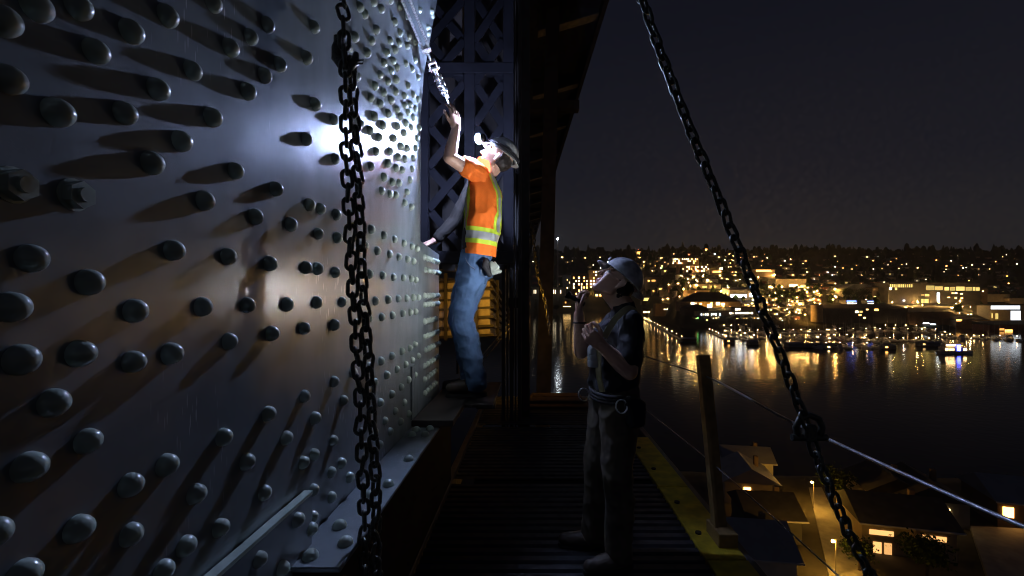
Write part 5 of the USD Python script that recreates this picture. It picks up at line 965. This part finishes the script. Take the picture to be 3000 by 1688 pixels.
def dock(pa, pb, nb, nl, edge, boats=True):
    global dn
    dn += 1; a, b = np.array(pa, float), np.array(pb, float); t = (b - a) / np.linalg.norm(b - a); nrm_ = np.array([-t[1], t[0], 0])
    single('dock', bar(a + [0, 0, 0.45], b + [0, 0, 0.45], 2.2, 0.3), M['dock'], f'floating dock, {nth(dn)} out from the far shore, lined with boats and lamps', 'dock')
    for k in range(nl):
        p = a + (b - a) * (k + 0.5) / nl + nrm_ * br.uniform(-0.8, 0.8); dock_lamp((p[0], p[1], 0.6), f'lit dock lamp, {nth(k + 1)} from the left along the {nth(dn)} dock')
    if boats:
        for k in range(nb):
            for s_ in (-1, 1):
                if br.random() < 0.2: continue
                p = a + (b - a) * (k + 0.5) / nb + nrm_ * s_ * 7.0
                put_boat((p[0], p[1], 0), math.degrees(math.atan2(nrm_[1], nrm_[0])) + (180 if s_ > 0 else 0) + br.uniform(-4, 4), f'%s boat moored {"beyond" if s_ > 0 else "on the near side of"} the {nth(dn)} dock, {nth(k + 1)} berth from left', None)
W0 = lambda px, py: np.array([(px - 1561) / F * (CZ * F / (py - 866)), CZ * F / (py - 866), 0.0])
dock(W0(2110, 962), W0(2420, 958), 16, 15, True)
dock(W0(2400, 960), W0(2700, 962), 15, 10, True)
dock(W0(2130, 978), W0(2460, 975), 14, 13, True)
dock(W0(2440, 972), W0(2760, 974), 12, 8, True)
dock(W0(2150, 994), W0(2500, 992), 13, 9, True)
dock(W0(2480, 1000), W0(2740, 1004), 9, 7, True)
dock(W0(2360, 1018), W0(2560, 1018), 7, 5, True)
dock(W0(2760, 990), W0(3060, 1000), 9, 6, True)
dock(W0(1884, 936), W0(2006, 1002), 0, 13, True, False)
dock(W0(2072, 972), W0(2136, 1000), 0, 6, True, False)
# moored houseboats and floating sheds along the outer edge
for k, (px0, px1, py, wl, mt) in enumerate(((2128, 2152, 1006, 'w_brown', 'amber'), (2310, 2350, 1019, 'roof_grey', None), (2360, 2406, 1020, 'roof_grey', None), (2412, 2450, 1021, 'w_white', None), (2000, 2040, 1003, 'w_brown', None), (2196, 2222, 1012, 'w_grey', None), (2590, 2625, 1025, 'w_grey', 'amber'), (2700, 2760, 1016, 'w_grey', 'warm'))):
    p0, p1 = W0(px0, py), W0(px1, py); d_ = p0[1]
    t = thing('floating_shed', f'low floating boat shed at the outer edge of the marina, {nth(k + 1)} listed clockwise from the slanting chain' if False else ['small orange-lit houseboat at the end of the lamp-lined dock', 'pale flat floating shed right of the chain, first of three in line', 'pale flat floating shed, middle one of three in line', 'white floating shed, last of three in line', 'dark houseboat at the tip of the long lamp-lined pier', 'small grey floating shed left of the slanting chain', 'grey houseboat with an orange lamp by the middle boats', 'long grey floating shed left of the blue-lit boat'][k], 'boat shed', ((p0[0] + p1[0]) / 2, d_, 0))
    part(t, 'float', box(p0[0] - 0.4, p1[0] + 0.4, d_ - 0.3, d_ + 5.3, -0.3, 0.5), M['dock']); part(t, 'wall', box(p0[0], p1[0], d_, d_ + 5, 0.502, 2.6), M[wl])
    part(t, 'roof', trimesh.convex.convex_hull(np.array([(a, y, c) for a in (p0[0] - 0.4, p1[0] + 0.4) for y, c in ((d_ - 0.5, 2.602), (d_ + 5.5, 2.602), (d_ + 2.5, 3.7))])), M['roof_grey'])
    if mt: part(t, 'window', box(p0[0] + 1, p0[0] + 2.6, d_ - 0.1, d_ + 0.02, 1.2, 2.2), M[mt])
# the boat with blue lights
p = W0(2800, 1036); yb = thing('cruise_boat', 'white tour boat with glowing blue light and amber cabins near the right edge', 'boat', p)
hm_ = hull_mesh(22, 5.5, 1.6); hm_.apply_translation(p); part(yb, 'hull', hm_, M['boat_white'])
part(yb, 'cabin', box(p[0] - 9, p[0] + 5, p[1] - 2.2, p[1] + 2.2, 1.7, 4.0, 0.15), M['boat_white']); part(yb, 'upper_deck', box(p[0] - 8, p[0] + 1, p[1] - 1.9, p[1] + 1.9, 4.002, 6.2, 0.15), M['boat_white'])
for a, b_, z0, z1, mt in ((-8.5, -6.6, 2.2, 3.4, 'boat_glow'), (-6.0, -3.0, 2.2, 3.3, 'boat_glow'), (2.8, 4.6, 2.2, 3.4, 'boat_glow'), (-7.6, -2.4, 5.0, 5.8, 'boat_glow')): part(yb, 'window', box(p[0] + a, p[0] + b_, p[1] - 2.3, p[1] - 1.8, z0, z1), M[mt])
part(yb, 'blue_lamp', box(p[0] - 1.2, p[0] + 0.8, p[1] - 2.5, p[1] - 2.32, 2.0, 5.6), M['boat_blue'])
# ================================================================== houses straight below the platform
G0 = lambda px, py, z: np.array([(px - 1340) / 1144 * ((CZ - z) * 1144 / (py - 743)), (CZ - z) * 1144 / (py - 743), z])
al = [G0(2046, 1228, 4.1), G0(2078, 1228, 4.1), G0(2098, 1330, 4.1), G0(2105, 1460, 4.1)], None
c0, c1_, c2_, c3_ = G0(2034, 1225, 4.25), G0(2066, 1225, 4.25), G0(2190, 1480, 4.25), G0(2092, 1480, 4.25)
def quadslab(q, t): q = np.array(q); return trimesh.convex.convex_hull(np.vstack([q, q - [0, 0, t]]))
single('alley', quadslab([c0, c1_, c2_, c3_], 0.6), M['concrete'], kind='structure')
for lab, px, py in (('glowing lamp at the far end of the amber alley below', 2041, 1213), ('glowing lamp beside the near part of the amber alley below', 2095, 1362)):
    h_ = G0(px, py, 8.2); t = thing('alley_lamp', lab, 'street lamp', (h_[0], h_[1], 4))
    part(t, 'pole', tube([(h_[0] + 0.5, h_[1] + 0.3, 3.5), (h_[0] + 0.5, h_[1] + 0.3, 8.3), (h_[0], h_[1], 8.45)], 0.05, 6), M['wood_pole']); part(t, 'lens', finish(ell((h_[0], h_[1], 8.25), (0.2, 0.2, 0.14), n=12), 0.2, 0), M['near_sodium'], True)
def cottage(label, c, w, dp, hw, rz, wall, roofm, wl=(), ridge='x', door=None):
    t = thing('waterside_house', label, 'house', c); Rz = trimesh.transformations.rotation_matrix(math.radians(rz), [0, 0, 1])
    def L(m): m.apply_transform(Rz); m.apply_translation(c); return m
    part(t, 'wall', L(box(-w / 2, w / 2, 0, dp, -1, hw)), M[wall]); rh = 0.28 * (dp if ridge == 'x' else w)
    if ridge == 'x': pts = [(a, y, z) for a in (-w / 2 - 0.5, w / 2 + 0.5) for y, z in ((-0.6, hw - 0.1), (dp + 0.6, hw - 0.1), (dp / 2, hw + rh))]
    else: pts = [(a, y, z) for y in (-0.6, dp + 0.6) for a, z in ((-w / 2 - 0.5, hw - 0.1), (w / 2 + 0.5, hw - 0.1), (0, hw + rh))]
    rf = part(t, 'roof', L(trimesh.convex.convex_hull(np.array(pts) + [0, 0, 0.102])), M[roofm])
    if ridge == 'x': part(rf, 'gutter', L(box(-w / 2 - 0.5, w / 2 + 0.5, -0.78, -0.62, hw - 0.12, hw + 0.06)), M['w_white'])
    part(rf, 'chimney', L(box(w * 0.2, w * 0.2 + 0.6, dp * 0.5, dp * 0.5 + 0.6, hw, hw + rh + 0.7)), M['w_brown'])
    for (a, b_, z0, z1, mt) in wl: part(t, 'window', L(box(a, b_, -0.07, 0.03, z0, z1)), M[mt])
    if door: part(t, 'door', L(box(door, door + 1, -0.06, 0.03, -0.9, 1.9)), M['w_brown'])
    return t
cottage('waterside house below with a pale roof beside the foot of the guard post', G0(1888, 1262, 4.5), 7.5, 7, 3.0, -10, 'w_cream', 'roof_grey', [(-1.0, 0, 0.8, 2.2, 'amber')], 'y', 1.4)
cottage('waterside house below behind the pale-roofed one with lit eaves', G0(1885, 1205, 4.5), 7.5, 6, 3.0, -10, 'w_white', 'roof_grey', [], 'x')
cottage('long low house below with three lit amber windows and bright eaves', G0(2285, 1392, 4.3), 10, 8, 3.4, -14, 'w_tan', 'roof_dark', [(-4.2, -1.6, 1.9, 2.5, 'house'), (1.4, 3.9, 1.9, 2.5, 'house'), (-3.8, -2.9, -0.6, 1.0, 'house'), (-2.6, -1.8, -0.6, 1.0, 'house')], 'x', 0.2)
cottage('house with a lit gable behind the long low house below', G0(2252, 1292, 4.3), 7, 7, 3.2, -12, 'w_cream', 'roof_dark', [(-0.5, 0.5, 1.0, 2.2, 'warm')], 'y')
cottage('dark house with a pale gable end right of the lit-gable house below', G0(2352, 1316, 4.3), 8, 8, 3.2, -14, 'w_grey', 'roof_dark', [(1.0, 1.7, 1.4, 2.2, 'warm')], 'y')
cottage('dark roofed house at the bottom edge under the guard post', G0(1905, 1475, 4.3), 8, 8, 3.2, -8, 'w_white', 'roof_grey', [], 'x')
cottage('house at the right edge below the cable with a bright corner', G0(2600, 1330, 4.3), 8, 8, 3.4, -16, 'w_brown', 'roof_grey', [(-3.4, -2.2, 1.2, 2.6, 'amber')], 'x')
cottage('dark house between the alley and the guard post', G0(1950, 1362, 4.3), 6.5, 7, 3.0, -6, 'w_dark', 'roof_dark', [], 'x')
tree('bush', 'round green bush beside the amber alley below', G0(2160, 1432, 4.3), 3.4, 1.9, 1300, False, 70)
tree('bush', 'tall green tree right of the far alley lamp', G0(2100, 1262, 4.3), 5.5, 2.4, 1300, False, 71)
tree('bush', 'dark leafy tree by the long low house below', G0(2330, 1440, 4.3), 4.0, 2.6, 1300, False, 72)
q = [G0(2440, 1322, 4.5), G0(2600, 1330, 4.5), G0(2650, 1500, 4.5), G0(2500, 1500, 4.5)]
single('boat_ramp', quadslab(q, 0.8), M['concrete'], kind='structure')
HAZE = 0.00016
if HAZE:
    hz = usdkit.material(stage, '/World/Looks/night_haze', {'v': ('principled_volume', {'color': (0.8, 0.82, 0.9), 'density': HAZE, 'anisotropy': 0.2})}, [], volume='v.volume')
    single('haze', box(-5200, 8600, -420, 5200, -6, 330), hz, 'thin night haze over the lake and the town', 'haze', kind='stuff')
